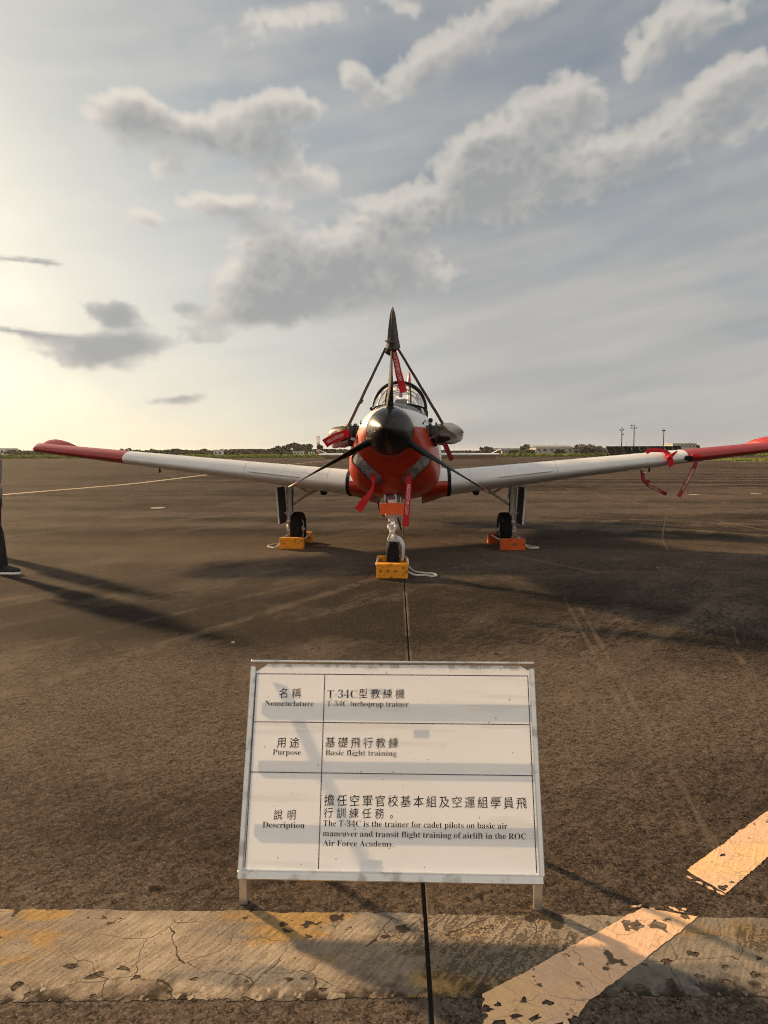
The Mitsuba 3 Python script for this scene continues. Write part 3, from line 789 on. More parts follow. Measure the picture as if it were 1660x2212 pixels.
def surf_y(X, Z):
    """Where along Y the cowling's skin passes through (X, Z)."""
    for y in np.arange(-.45, 1.3, .004):
        top, bot, zw, hw, nt, nb = (float(f(y)) for f in FI)
        e, hz = (nt, top - zw) if Z >= zw else (nb, zw - bot)
        if (abs(X) / hw) ** e + (abs(Z - zw) / hz) ** e <= 1:
            return y
    return 1.3


def stadium(cx, cz, length, width, ang, y0, y1):
    p = LineString([(-(length - width) / 2, 0), ((length - width) / 2, 0)]).buffer(width / 2, quad_segs=10)
    p = affinity.translate(affinity.rotate(p, ang, origin=(0, 0)), cx, cz)
    m = trimesh.creation.extrude_polygon(p, y1 - y0, engine='earcut')
    m.apply_transform(trimesh.transformations.rotation_matrix(math.pi / 2, [1, 0, 0]))   # x, -z', y
    m.apply_translation([0, y1, 0])
    return man(m)


INT = [(-.262, 1.128, .425, .128, -45), (.262, 1.128, .385, .112, 45)]
cowl = cowl_full
lips = []
for k in INT:
    cowl = cowl - stadium(*k, -.7, .50)
cl('cowling', unman(cowl), 'm_fuselage', smooth=30, label='orange lower and white upper engine cowling with a black anti-glare top')
for k in INT:
    rim = (stadium(k[0], k[1], k[2] + .022, k[3] + .022, k[4], -.7, .4) - stadium(k[0], k[1], k[2] - .004, k[3] - .004, k[4], -.8, .5)) ^ (cowl_full.translate([0, -.012, 0]))
    rim = rim - cowl_full.translate([0, .03, 0]).scale([.97, 1, .985]).translate([0, .02, .02])
    cl('intake_lip', unman(rim), 'm_orange', smooth=30)
cl('fuselage', body_loft(1.382, 7.62, .06), 'm_fuselage', smooth=30)
for s in (-1, 1):
    for y, z in ((-.10, 1.60), (.12, 1.63)):
        lo = [x for x in np.arange(.2, .6, .004) if surf_y(s * x, z) > y]
        x = (lo[0] if lo else .4) + .002
        cl('cowl_latch', bx(s * x, y, z, .014, .045, .022, .003), 'm_dark_part')
cl('air_scoop', bx(.405, .62, 1.66, .05, .09, .05, .012), 'm_dark_part')
# intake plugs: quilted grey fabric, things of their own
M['m_cloth_grey'] = pr((.34, .33, .32), .9, sheen=.2)
M['m_cloth_dark'] = pr((.06, .055, .052), .9, sheen=.2)
M['m_cloth_brown'] = pr((.13, .095, .072), .9)
M['m_ribbon'] = {'type': 'twosided', 'bsdf': {'type': 'principled', 'base_color': rgb((.50, .008, .016)), 'roughness': .6, 'specular': .3}}
M['m_ribbon_dark'] = {'type': 'twosided', 'bsdf': {'type': 'principled', 'base_color': rgb((.20, .018, .02)), 'roughness': .7, 'specular': .3}}
M['m_print_white'] = pr((.72, .70, .68), .7)


def plug_color(p, n, uv):
    c = mix((.24, .235, .23), (.13, .125, .12), smoothstep(.40, .62, fbm(p.x * 16, p.y * 16, p.z * 16, 4)))
    return mix(c, (.03, .03, .03), smoothstep(.66, .74, fbm(p.x * 30 + 4, p.y * 30, p.z * 30, 3)) * .8)


M['m_plug'] = pr(mikit.proc(plug_color), .9, spec=.2)


def wrinkle(m, amp, freq, seed, oct=3):
    v = np.array(m.vertices)
    m = trimesh.Trimesh(v, m.faces, process=True)
    n = m.vertex_normals
    d = (meshkit.fbm(m.vertices * freq, oct, seed) - .5) * 2 * amp
    m.vertices = m.vertices + n * d[:, None]
    return m


for i, k in enumerate(INT):
    t = thing('intake_plug', ('grey fabric plug filling the left chin air intake of the aircraft', 'grey fabric plug filling the right chin air intake of the aircraft')[i], 'plug')
    pm = stadium(k[0], k[1], k[2] - .008, k[3] - .008, k[4], -.7, .30) ^ cowl_full.translate([0, .034, 0])
    pm = unman(pm.refine_to_length(.012))
    put('pad', ac(wrinkle(pm, .008, 16, 5 + i)), 'm_plug', t, smooth=40)
    s = -1 if i == 0 else 1
    hx, hz = k[0] + (.075 if i == 0 else -.085), k[1] - .075
    cl_y = surf_y(hx, hz) + .012
    put('tab', ac(bx(hx, cl_y - .006, hz - .005, .055, .02, .075, .006)), 'm_ribbon', t)
    put('eyelet', ac(lathe([(0, .0001), (0, .013), (.006, .013), (.006, .0001)], (hx, cl_y - .022, hz + .012), (0, 1, 0), 14)), 'm_ribbon_dark', t)

# --- spinner and propeller
SPY, SPZ = -.46, 1.503
sd = np.array([-math.sin(math.radians(2.6)), -1, math.sin(math.radians(2.2))])
prof = [(-.03, .001), (-.03, .232), (0, .236), (.05, .237), (.12, .228), (.20, .207), (.28, .176), (.36, .136), (.43, .094), (.48, .058), (.508, .030), (.518, .014), (.521, .001)]
pf = np.array(prof[3:])
u = np.linspace(0, 1, 28)
tt = np.linspace(0, 1, len(pf))
dense = list(zip(PchipInterpolator(tt, pf[:, 0])(u), PchipInterpolator(tt, pf[:, 1])(u)))
cl('spinner', lathe(prof[:3] + dense, (0, SPY, SPZ), sd, 72), 'm_spinner', smooth=50, label='matt black pointed propeller spinner')
cl('spinner_backplate', lathe([(0, .001), (0, .243), (.022, .246), (.03, .243), (.03, .001)], (0, SPY + .045, SPZ), (0, -1, 0), 60), 'm_dark_part', smooth=40)
HUB = np.array([0, SPY, SPZ]) + sd / np.linalg.norm(sd) * .105
R = 1.143


def blade_mesh(ang, r0, r1, grow=0.0, n=26):
    """A feathered blade: chord nearly along Y. ang: direction in the picture plane, degrees."""
    a = math.radians(ang)
    rad = np.array([math.cos(a), 0, math.sin(a)]); side = np.array([-math.sin(a), 0, math.cos(a)]); fore = np.array([0, -1.0, 0])
    rr = np.linspace(r0, r1, 26)
    out = []
    for r in rr:
        q = r / R
        chord = np.interp(q, [.1, .24, .38, .6, .8, .93, .98, 1], [.078, .085, .165, .195, .175, .14, .10, .03]) + grow
        thick = np.interp(q, [.1, .22, .34, .5, .75, 1], [.076, .070, .050, .032, .018, .008]) + grow * .6
        tw = math.radians(np.interp(q, [.1, .25, .5, .75, 1], [112, 108, 97, 89, 84]))
        cd = math.cos(tw) * side + math.sin(tw) * fore
        th = -math.sin(tw) * side + math.cos(tw) * fore
        b = np.arange(n) * 2 * np.pi / n
        ex = np.interp(q, [.2, .4], [1, .72])
        x = np.cos(b); y = np.sign(np.sin(b)) * np.abs(np.sin(b)) ** (1 / ex)
        out.append(HUB + rad * r + np.outer(x * chord / 2, cd) + np.outer(y * thick / 2, th))
    return loft(out)


ANG = [88.2, 208.6, 328.4]
BL = []
for i, a in enumerate(ANG):
    b = cl('propeller_blade', blade_mesh(a, .17, R if i == 0 else R * .905), 'm_blade', smooth=40)
    if i:
        cl('tip_band', blade_mesh(a, R * .906, R * .95, .0004), 'm_blade_red', b, smooth=40)
        cl('tip', blade_mesh(a, R * .951, R, .0004), 'm_blade_white', b, smooth=40)
    rad = np.array([math.cos(math.radians(a)), 0, math.sin(math.radians(a))])
    cl('root_collar', lathe([(.165, .001), (.165, .060), (.222, .055), (.230, .048), (.230, .001)], HUB, rad, 24), 'm_dark_part', b, smooth=40)

# --- exhaust stacks
for s in (-1, 1):
    p = smoothpath([(s * .33, .02, 1.495), (s * .44, .03, 1.492), (s * .54, .10, 1.488), (s * .62, .24, 1.482)], 5)
    k = cl('exhaust_stack', tube(p, np.linspace(.088, .098, len(p)), 24), 'm_stack', smooth=40)
    cl('flange', lathe([(0, .05), (0, .112), (.022, .112), (.022, .05)], (s * .385, .03, 1.494), (s, .1, 0), 28), 'm_dark_part', k, smooth=40)

# --- canopy
def arc(Y, hw, z0, h, n=25, e=2.15):
    a = np.linspace(0, np.pi, n)
    return np.stack([hw * np.sign(np.cos(a)) * np.abs(np.cos(a)) ** (2 / e), np.full(n, Y), z0 + h * np.abs(np.sin(a)) ** (2 / e)], 1)


def shell(rings):
    Rr = np.array(rings); k, n = Rr.shape[:2]
    i, j = np.meshgrid(np.arange(k - 1), np.arange(n - 1), indexing='ij')
    q = np.stack([i * n + j, i * n + j + 1, (i + 1) * n + j + 1, (i + 1) * n + j], -1).reshape(-1, 4)
    return tri(Rr.reshape(-1, 3), q)


CY = [(1.42, .29, 1.855, .05), (1.60, .322, 1.85, .17), (1.80, .338, 1.845, .285), (1.98, .344, 1.84, .375), (2.10, .347, 1.838, .395), (2.7, .350, 1.83, .425), (3.4, .345, 1.82, .43), (3.9, .345, 1.81, .415), (4.4, .29, 1.79, .33), (4.9, .17, 1.76, .14)]
wind = [c for c in CY if c[0] <= 1.99]
cl('windscreen', shell([arc(*c) for c in wind]), 'm_glass', smooth=True)
cl('canopy', shell([arc(*c) for c in CY if c[0] >= 1.98]), 'm_glass', smooth=True)


def bow(Y, hw, z0, h, r=.017):
    p = arc(Y, hw, z0, h)
    return tube(p, r, 8)


for c in (CY[3], CY[5], CY[6], CY[7]):
    cl('canopy_frame', bow(c[0] + .0, c[1] + .006, c[2], c[3] + .008, .022 if c is CY[3] else .016), 'm_dark_part', smooth=40)
for s in (-1, 1):
    pts = []
    for c, a in zip(wind, np.radians([58, 62, 66, 68])):
        e = 2.15
        pts.append((s * c[1] * math.cos(a) ** (2 / e), c[0], c[2] + c[3] * math.sin(a) ** (2 / e)))
    cl('windscreen_frame', tube(smoothpath(pts, 4), .011, 8), 'm_dark_part', smooth=40)
    cl('canopy_rail', tube([(s * .34, 1.5, 1.853), (s * .362, 2.1, 1.838), (s * .36, 3.4, 1.82), (s * .29, 4.4, 1.79)], .02, 8), 'm_dark_part', smooth=40)
    cl('windscreen_sill', tube(smoothpath([(s * .05, 1.40, 1.895), (s * .2, 1.41, 1.885), (s * .305, 1.46, 1.86), (s * .345, 1.7, 1.85)], 4), .012, 8), 'm_dark_part', smooth=40)
cl('cockpit_deck', loft([arc(y, w, float(FI[0](y)) - .06, .075, 15) for y, w in ((1.56, .24), (1.8, .31), (2.4, .335), (3.3, .33), (4.1, .27), (4.5, .17))]), 'm_interior', smooth=40)
cl('coaming', loft([arc(y, w, 1.84, h, 17) for y, w, h in ((1.62, .27, .045), (1.75, .29, .10), (1.98, .30, .12), (2.02, .30, .115))]), 'm_coaming', smooth=40)
cl('coaming', loft([arc(y, w, 1.84, h, 17) for y, w, h in ((2.80, .25, .02), (2.9, .28, .13), (3.08, .285, .14), (3.12, .285, .13))]), 'm_interior', smooth=40)
for y0 in (2.55, 3.65):
    k = cl('seat', bx(0, y0, 1.88, .34, .08, .16, .02, rx=.18), 'm_seat')
    cl('headrest', bx(0, y0 + .03, 2.0, .17, .05, .09, .02, rx=.15), 'm_coaming', k)
cl('roll_bar', cat(bow(2.72, .27, 1.83, .33, .014), bow(3.80, .25, 1.82, .31, .014)), 'm_white', smooth=40)
cl('mirror', bx(0, 2.02, 2.165, .07, .02, .035, .006), 'm_dark_part')
cl('standby_compass', bx(0.02, 1.9, 2.05, .05, .05, .06, .012), 'm_dark_part')

# --- wings
def airfoil(c, t, camber=.02, n=28):
    b = np.linspace(0, np.pi, n)
    x = (1 - np.cos(b)) / 2
    yt = 5 * t * (.2969 * np.sqrt(x) - .126 * x - .3516 * x ** 2 + .2843 * x ** 3 - .1036 * x ** 4)
    m, p = camber, .3
    yc_ = np.where(x < p, m / p ** 2 * (2 * p * x - x ** 2), m / (1 - p) ** 2 * ((1 - 2 * p) + 2 * p * x - x ** 2))
    up_, lo = np.stack([x, yc_ + yt], 1), np.stack([x, yc_ - yt], 1)
    return np.vstack([up_[::-1], lo[1:-1]]) * c


def wing_ring(s, X, le, z, c, t, inc, camber=.02):
    q = airfoil(c, t, camber)
    a = math.radians(inc)
    y, zz = q[:, 0], q[:, 1]
    r = np.stack([np.full(len(q), s * X), le + y * math.cos(a) + zz * math.sin(a), z - y * math.sin(a) + zz * math.cos(a)], 1)
    return r if s > 0 else r


def wing_at(X):
    q = (X - .6) / 4.45
    le = 1.50 + .30 * q
    c = 2.12 - 1.06 * q
    z = .885 + .483 * q
    t = .165 - .042 * q
    inc = 4.2 - 2.2 * q
    return le, z, c, t, inc


for s in (-1, 1):
    st = [.66, 1.2, 1.8, 2.4, 3.0, 3.6, 4.2, 4.6, 4.85, 4.95]
    rings = [wing_ring(s, X, *wing_at(X)) for X in st]
    for X, k in ((4.99, .86), (5.02, .62), (5.035, .3)):
        le, z, c, t, inc = wing_at(5.0)
        rings.append(wing_ring(s, X, le + c * (1 - k) * .35, z + .01 * (1 - k), c * (.5 + .5 * k), t * k, inc))
    w = cl('wing', loft(rings), 'm_wing', smooth=35, label=('wing on the left, white with a red outer panel', None, 'wing on the right, white with a red outer panel')[s + 1])
    # the fillet between wing and fuselage, and the black seal along the joint
    le, z, c, t, inc = wing_at(.66)
    fil = [wing_ring(s, .30, le - .14, z - .01, c + .35, .225, inc), wing_ring(s, .46, le - .10, z, c + .24, .205, inc), wing_ring(s, .56, le - .045, z, c + .12, .182, inc), wing_ring(s, .635, le - .012, z, c + .04, .170, inc)]
    cl('wing_fillet', loft(fil), 'm_fuselage', smooth=35)
    cl('wing_root_seal', loft([wing_ring(s, .632, le - .02, z, c + .05, .176, inc), wing_ring(s, .675, le - .014, z, c + .03, .174, inc)]), 'm_seal', w)
    # stall strip, landing light lens, underside fairing and hinges
    lz = lambda X: (wing_at(X)[0], wing_at(X)[1])
    a, b2 = lz(1.28), lz(1.95)
    cl('stall_strip', tube([(s * 1.28, a[0] - .002, a[1] + .025), (s * 1.95, b2[0] - .002, b2[1] + .025)], .008, 4), 'm_white', w)
    # upturned outer tip of the aileron and the clear wing-tip light fairing
    le, z, c, t, inc = wing_at(4.95)
    v = []
    for yy, hh in ((le + .22, .02), (le + .42, .095), (le + .62, .115), (le + .80, .10), (le + .93, .04)):
        v.append((yy, hh))
    prof_ = [(s * X, y, z + .03 + h * f) for X, f in ((4.80, .40), (4.88, .80), (4.96, 1.0), (5.005, .70)) for y, h in v]
    low = [(s * X, y, z - .02) for X in (4.79, 5.01) for y in (le + .22, le + .93)]
    tipm = trimesh.convex.convex_hull(np.array(prof_ + low)).subdivide().subdivide()
    cl('tip_fairing', trimesh.smoothing.filter_taubin(tipm, iterations=2), 'm_tipred', w, smooth=45, label='orange-red upturned wing tip fairing')
    nl = trimesh.convex.convex_hull(np.array([(s * 5.0, le + .14, z + .02), (s * 5.0, le + .60, z + .035), (s * 5.0, le + .14, z - .03), (s * 5.0, le + .6, z - .04), (s * 5.10, le + .35, z + .07), (s * 5.155, le + .55, z + .095), (s * 5.08, le + .50, z - .01)]))
    cl('tip_light_fairing', nl, 'm_white', w)
    # aileron and flap: seams on the upper and lower skin as shallow ridges
    for X0, X1, nm in ((1.0, 2.9, 'flap'), (3.0, 4.65, 'aileron')):
        A, B = wing_at(X0), wing_at(X1)
        r0, r1 = wing_ring(s, X0, *A), wing_ring(s, X1, *B)
        sel = [k for k in range(len(r0)) if (airfoil(1, A[3])[k, 0] > .76)]
        k0 = [r0[k] for k in sel]; k1 = [r1[k] for k in sel]
        m = loft([np.array(k0) + [0, .004, 0], np.array(k1) + [0, .004, 0]])
        m.apply_translation([0, .002, 0])
        mm = m.copy(); mm.vertices = m.vertices + m.vertex_normals * .003
        cl(nm, mm, 'm_wing', w, smooth=35)
    for X in (3.28,):
        le, z, c, t, inc = wing_at(X)
        hz = z - c * t * .42
        cl('tie_down_ring', cat(tube([(s * X, le + .3, hz + .05), (s * X, le + .3, hz - .02)], .010, 6), lathe([(-.006, .012), (-.006, .024), (.006, .024), (.006, .012)], (s * X, le + .3, hz - .035), (1, 0, 0), 14)), 'm_dark_part', w)

# --- tail
def surf(name, s, root, tip, X0, X1, bs, parent=None):
    r = [wing_ring(s, X0, *root, camber=0), wing_ring(s, (X0 + X1) / 2, *[(a + b) / 2 for a, b in zip(root, tip)], camber=0), wing_ring(s, X1, *tip, camber=0)]
    k = [v for v in tip]; k[3] *= .4; k[0] += .03; k[2] *= .93
    r.append(wing_ring(s, X1 + .03, *k, camber=0))
    return cl(name, loft(r), bs, parent, smooth=35)


for s in (-1, 1):
    st_ = surf('stabilizer', s, (6.45, 1.245, .86, .115, 1.0), (6.72, 1.252, .56, .105, 1.0), .05, 1.80, 'm_white')
    r0 = wing_ring(s, .08, 7.27, 1.235, .40, .16, 13, 0); r1 = wing_ring(s, 1.80, 7.25, 1.243, .36, .14, 13, 0)
    cl('elevator', loft([r0, r1]), 'm_white', st_, smooth=35)
    h = trimesh.convex.convex_hull(np.array([(s * 1.66, 7.0, 1.25), (s * 1.66, 7.3, 1.25), (s * 1.66, 7.0, 1.262), (s * 1.66, 7.3, 1.262), (s * 1.86, 6.86, 1.375), (s * 1.875, 7.22, 1.36), (s * 1.85, 6.86, 1.36), (s * 1.865, 7.22, 1.345)]))
    cl('elevator_horn', h, 'm_white', st_)
fin = []
for z, le, c, t in ((1.42, 5.75, 1.9, .09), (1.8, 6.25, 1.45, .10), (2.4, 6.68, 1.05, .10), (2.80, 6.95, .82, .095), (2.90, 7.04, .70, .07), (2.93, 7.15, .5, .03)):
    q = airfoil(c, t, 0)
    fin.append(np.stack([q[:, 1], le + q[:, 0], np.full(len(q), z)], 1))
cl('fin', loft(fin), 'm_tipred', smooth=35, label='red fin and rudder')
cl('blade_antenna', trimesh.convex.convex_hull(np.array([(x, y, z) for x in (-.008, .008) for y, z in ((4.7, 1.7), (4.95, 1.7), (4.88, 2.02), (4.96, 2.02))])), 'm_white')

# --- landing gear
def wheel(cx, cy, r, w, parent, rim_r, side):
    k = cl('wheel', lathe([(-w * .30, .001), (-w * .30, rim_r * .55), (-w * .36, rim_r * .9), (-w * .36, rim_r), (w * .36, rim_r), (w * .36, rim_r * .9), (w * .30, rim_r * .55), (w * .30, .001)], (cx, cy, r), (1, 0, 0), 36), 'm_strut', parent, smooth=35)
    pr_ = [(-.34, .62), (-.46, .70), (-.5, .80), (-.47, .90), (-.38, .965), (-.27, .992), (-.20, 1.0), (-.195, .985), (-.165, .985), (-.16, 1.0), (-.03, 1.003), (-.025, .988), (.025, .988), (.03, 1.003), (.16, 1.0), (.165, .985), (.195, .985), (.20, 1.0), (.27, .992), (.38, .965), (.47, .90), (.5, .80), (.46, .70), (.34, .62)]
    cl('tyre', lathe([(a * w, b * r) for a, b in pr_], (cx, cy, r + .001), (1, 0, 0), 56), 'm_rubber', k, smooth=30)
    cl('hub_cap', lathe([(0, .001), (0, rim_r * .42), (.02, rim_r * .36), (.028, .001)], (cx + side * w * .29, cy, r), (side, 0, 0), 24), 'm_chrome', k, smooth=35)
    return k


for s in (-1, 1):
    g_ = cl('main_gear', cat(tube([(s * 1.535, 2.25, .90), (s * 1.540, 2.25, .72)], .056, 16), tube([(s * 1.540, 2.25, .73), (s * 1.545, 2.25, .46)], .046, 16), bx(s * 1.535, 2.25, .70, .13, .10, .05, .01), bx(s * 1.543, 2.25, .46, .11, .10, .07, .012)), 'm_strut', smooth=40, label=None)
    cl('oleo', tube([(s * 1.545, 2.25, .47), (s * 1.547, 2.25, .27)], .031, 16), 'm_chrome', g_, smooth=40)
    cl('axle', cat(bx(s * 1.545, 2.25, .25, .08, .09, .11, .015), tube([(s * 1.535, 2.25, .235), (s * 1.335, 2.25, .235)], .025, 12)), 'm_strut', g_, smooth=40)
    cl('torque_link', cat(tube([(s * 1.543, 2.20, .46), (s * 1.535, 2.10, .36)], [.022, .016], 8), tube([(s * 1.535, 2.10, .36), (s * 1.543, 2.20, .27)], [.016, .022], 8), bx(s * 1.535, 2.10, .36, .06, .03, .03, .005)), 'm_strut', g_, smooth=40)
    cl('brake_line', tube(smoothpath([(s * 1.495, 2.19, .80), (s * 1.490, 2.18, .55), (s * 1.480, 2.16, .40), (s * 1.495, 2.18, .27)], 5), .007, 6), 'm_dark_part', g_)
    cl('side_brace', cat(tube([(s * 1.500, 2.23, .575), (s * 1.265, 2.25, .735)], .019, 10), tube([(s * 1.500, 2.27, .575), (s * 1.265, 2.28, .735)], .014, 10), tube([(s * 1.265, 2.25, .735), (s * 1.035, 2.25, .845)], .021, 10), tube([(s * 1.265, 2.26, .735), (s * 1.485, 2.27, .87)], .016, 10), bx(s * 1.265, 2.26, .735, .05, .06, .045, .008), tube([(s * 1.220, 2.24, .76), (s * 1.235, 2.24, .87)], .014, 8)), 'm_brace', g_, smooth=40)
    d = bx(0, 0, 0, .022, .33, .50, .006)
    d.apply_transform(trimesh.transformations.rotation_matrix(s * math.radians(4), [0, 0, 1]))
    d.apply_transform(trimesh.transformations.rotation_matrix(s * math.radians(3.5), [0, 1, 0]))
    d.apply_translation([s * 1.635, 2.17, .575])
    dk = cl('gear_door', d, 'm_liner', g_, label='dark grey lined main gear door with a white outer skin')
    sk = d.copy(); sk.apply_translation([s * .019, 0, 0])
    cl('door_skin', sk, 'm_white', g_)
    cl('door_link', tube([(s * 1.55, 2.22, .48), (s * 1.63, 2.2, .46)], .01, 6), 'm_strut', g_)
    wheel(s * 1.428, 2.25, .237, .165, g_, .125, -s)
    cl('brake_disc', lathe([(0, .05), (0, .10), (.012, .10), (.012, .05)], (s * 1.515, 2.25, .237), (s, 0, 0), 28), 'm_dark_part', g_, smooth=40)
    cl('gear_light', lathe([(0, .001), (0, .045), (.11, .04), (.12, .001)], (s * 1.02, 2.0, .768), (0, -1, 0), 18), 'm_dark_part', g_, smooth=40)

ng = cl('nose_gear', cat(tube([(0, .06, .88), (0, .03, .56)], .046, 18), bx(0, .03, .63, .16, .10, .05, .012), bx(0, .03, .50, .115, .11, .055, .012)), 'm_strut', smooth=40)
cl('oleo', tube([(0, .03, .56), (0, .0, .36)], .030, 16), 'm_chrome', ng, smooth=40)
cl('torque_link', cat(*[tube([(sx * .042, -.02, .535), (sx * .012, -.085, .455)], [.015, .011], 8) for sx in (-1, 1)], *[tube([(sx * .012, -.085, .455), (sx * .046, -.03, .37)], [.011, .015], 8) for sx in (-1, 1)], bx(0, -.085, .455, .05, .03, .028, .006)), 'm_white', ng, smooth=40)
cl('fork_crown', bx(0.012, .0, .362, .135, .11, .05, .018), 'm_strut', ng, smooth=40)
fp = smoothpath([(-.01, .0, .378), (.045, .0, .384), (.088, .0, .350), (.107, .004, .285), (.106, .008, .215), (.095, .01, .150)], 6)
fk = []
for k, p in enumerate(fp):
    t = fp[min(k + 1, len(fp) - 1)] - fp[max(k - 1, 0)]; t /= np.linalg.norm(t)
    nn = np.cross(t, [0, 1.0, 0])
    b = np.arange(18) * 2 * np.pi / 18
    q = k / (len(fp) - 1)
    fk.append(p + np.outer(np.cos(b) * np.interp(q, [0, .5, 1], [.030, .027, .018]), nn) + np.outer(np.sin(b) * np.interp(q, [0, .5, 1], [.045, .060, .048]), [0, 1.0, 0]))
cl('fork', loft(fk), 'm_white', ng, smooth=50)
wheel(0, 0, .178, .125, ng, .082, -1)
col = []
for x in np.linspace(-.135, .135, 15):
    k = 1 - (x / .135) ** 2
    yy = -.05 - .055 * k
    top, bot = .755 + .012 * k, .632 + .022 * k
    col.append([(x, yy, top), (x, yy + .014, top), (x, yy + .014, bot), (x, yy, bot)])
nd = cl('gear_door', loft(col), 'm_collar', ng, smooth=35, label='bright orange curved plate across the nose gear leg')
cl('door_bracket', cat(tube([(-.10, -.05, .70), (-.04, .03, .72)], .010, 6), tube([(.10, -.05, .70), (.04, .03, .72)], .010, 6)), 'm_strut', ng)
cl('wheel_well', bx(0, .10, .80, .19, .24, .10, .02), 'm_interior', ng)
cl('well_strut', cat(tube([(-.085, -.01, .85), (-.06, .0, .70)], .013, 8), tube([(.03, -.02, .86), (.05, -.01, .72)], .011, 8), bx(-.01, -.01, .775, .10, .03, .06, .01), bx(.075, .0, .79, .03, .03, .07, .008)), 'm_white', ng, smooth=40)
cl('retraction_strut', cat(tube([(-.07, .0, .86), (-.05, -.02, .74)], .012, 8), tube([(.085, .05, .86), (.06, .02, .62)], .013, 8), tube([(.05, .05, .62), (.09, .09, .46), (.08, .06, .42)], .009, 6)), 'm_dark_part', ng, smooth=40)
cl('drain_hose', tube(smoothpath([(-.165, .15, .80), (-.16, .14, .72), (-.13, .13, .64), (-.09, .12, .60)], 6), .008, 6), 'm_dark_part', ng)
cl('static_wire', tube(smoothpath([(.115, .08, .62), (.118, .08, .4), (.124, .09, .2), (.128, .11, .004)], 5), .0025, 5), 'm_dark_part', ng)

# ------------------------------------------------------------------ ribbons, covers and straps
def ribbon(pts, wdir, width, thick=.0025, n=10):
    """A flat band along pts, its width along wdir (one direction or one per point); returns the mesh and a mapper for lettering."""
    P = smoothpath(pts, n)
    W = np.asarray(wdir, float)
    if W.ndim == 1: W = np.tile(W, (len(pts), 1))
    t0 = np.linspace(0, 1, len(pts)); t1 = np.linspace(0, 1, len(P))
    W = np.stack([np.interp(t1, t0, W[:, k]) for k in range(3)], 1)
    Tn = np.gradient(P, axis=0); Tn /= np.linalg.norm(Tn, axis=1, keepdims=True)
    W -= Tn * (W * Tn).sum(1, keepdims=True); W /= np.linalg.norm(W, axis=1, keepdims=True)
    N = np.cross(Tn, W)
    S0 = np.r_[0, np.cumsum(np.linalg.norm(np.diff(P, axis=0), axis=1))]
    P = P + N * (.0045 * np.sin(S0 * 26 + 1.0) * np.minimum(1, S0 * 9))[:, None]
    Tn = np.gradient(P, axis=0); Tn /= np.linalg.norm(Tn, axis=1, keepdims=True)
    N = np.cross(Tn, W); N /= np.linalg.norm(N, axis=1, keepdims=True)
    w = np.broadcast_to(np.asarray(width, float), (len(P),)) if np.ndim(width) == 0 else np.interp(t1, np.linspace(0, 1, len(width)), width)
    h = w[:, None] / 2
    m = loft(np.stack([P - W * h - N * thick / 2, P + W * h - N * thick / 2, P + W * h + N * thick / 2, P - W * h + N * thick / 2], 1))
    S_ = np.r_[0, np.cumsum(np.linalg.norm(np.diff(P, axis=0), axis=1))]

    def lay(v):
        f = lambda A: np.stack([np.interp(v[:, 0], S_, A[:, k]) for k in range(3)], 1)
        return f(P) + f(W) * v[:, 1:2] + f(N) * (v[:, 2:3] + thick / 2 + .0006)
    return m, lay, S_[-1]


def letters(lay, text, start, length, height):
    m = meshkit.text_mesh(text, 1.0, .001)
    b = m.bounds
    v = np.array(m.vertices)
    v[:, 0] = (v[:, 0] - b[0, 0]) / (b[1, 0] - b[0, 0]) * length + start
    v[:, 1] = ((v[:, 1] - b[0, 1]) / (b[1, 1] - b[0, 1]) - .5) * height
    v[:, 2] = (v[:, 2] > .0005) * .0005
    return trimesh.Trimesh(lay(v), m.faces, process=False)


def streamer(label, pts, wdir, width, text=None, start=.1, length=.3, height=.03, bs='m_ribbon', lab2=None):
    t = thing('warning_streamer', label, 'streamer')
    m, lay, L = ribbon([acp(p) for p in pts], AC[:3, :3] @ np.asarray(wdir, float) if np.ndim(wdir) == 1 else np.asarray(wdir) @ AC[:3, :3].T, width)
    put('ribbon', m, bs, t, smooth=40)
    if text:
        put('lettering', letters(lay, text, start, length, height), 'm_print_white', t)
    return t


TXT = 'REMOVE BEFORE FLIGHT'
# boot over the upper blade, with its straps
boot = thing('propeller_boot', 'dark crumpled fabric boot pulled over the upright propeller blade with two long straps', 'propeller cover')
a = math.radians(ANG[0])
rad = np.array([math.cos(a), 0, math.sin(a)]); side = np.array([math.sin(a), 0, -math.cos(a)])
rings = []
for q in np.linspace(0, 1, 30):
    r = .775 + q * .415
    hw = np.interp(q, [0, .1, .3, .6, .82, .93, 1], [.066, .060, .049, .038, .026, .013, .003])
    hd = np.interp(q, [0, .3, .7, .92, 1], [.118, .112, .098, .06, .01])
    b = np.arange(36) * 2 * np.pi / 36
    fold = 1 + .13 * np.sin(5 * b + 2.2 * q) * (1 - .5 * q) + .08 * np.sin(9 * b - 3 * q)
    off = .008 - .010 * q
    dz = .018 * np.sin(b * 2 + .7) * (1 - q) ** 3 - .022 * np.cos(b - 2.6) * (1 - q) ** 3
    rings.append(HUB + rad * (r + dz)[:, None] + side * off + np.outer(np.cos(b) * hw * fold, side) + np.outer(np.sin(b) * hd * fold, [0, 1, 0]) if False else HUB + rad[None] * (r + dz)[:, None] + side * off + np.outer(np.cos(b) * hw * fold, side) + np.outer(np.sin(b) * hd * fold, [0, 1.0, 0]))
put('boot', ac(wrinkle(loft(rings), .0035, 26, 4)), 'm_cloth_dark', boot, smooth=45)
put('cord', ac(tube(smoothpath([HUB + rad * .86 + side * (-.058) + np.array([0, -.04, 0]), HUB + rad * .845 + side * (-.03) + np.array([0, -.105, 0]), HUB + rad * .835 + side * .012 + np.array([0, -.12, 0]), HUB + rad * .835 + side * .04 + np.array([0, -.08, 0])], 4), .010, 8)), 'm_cloth_dark', boot)
bl = HUB + rad * .80
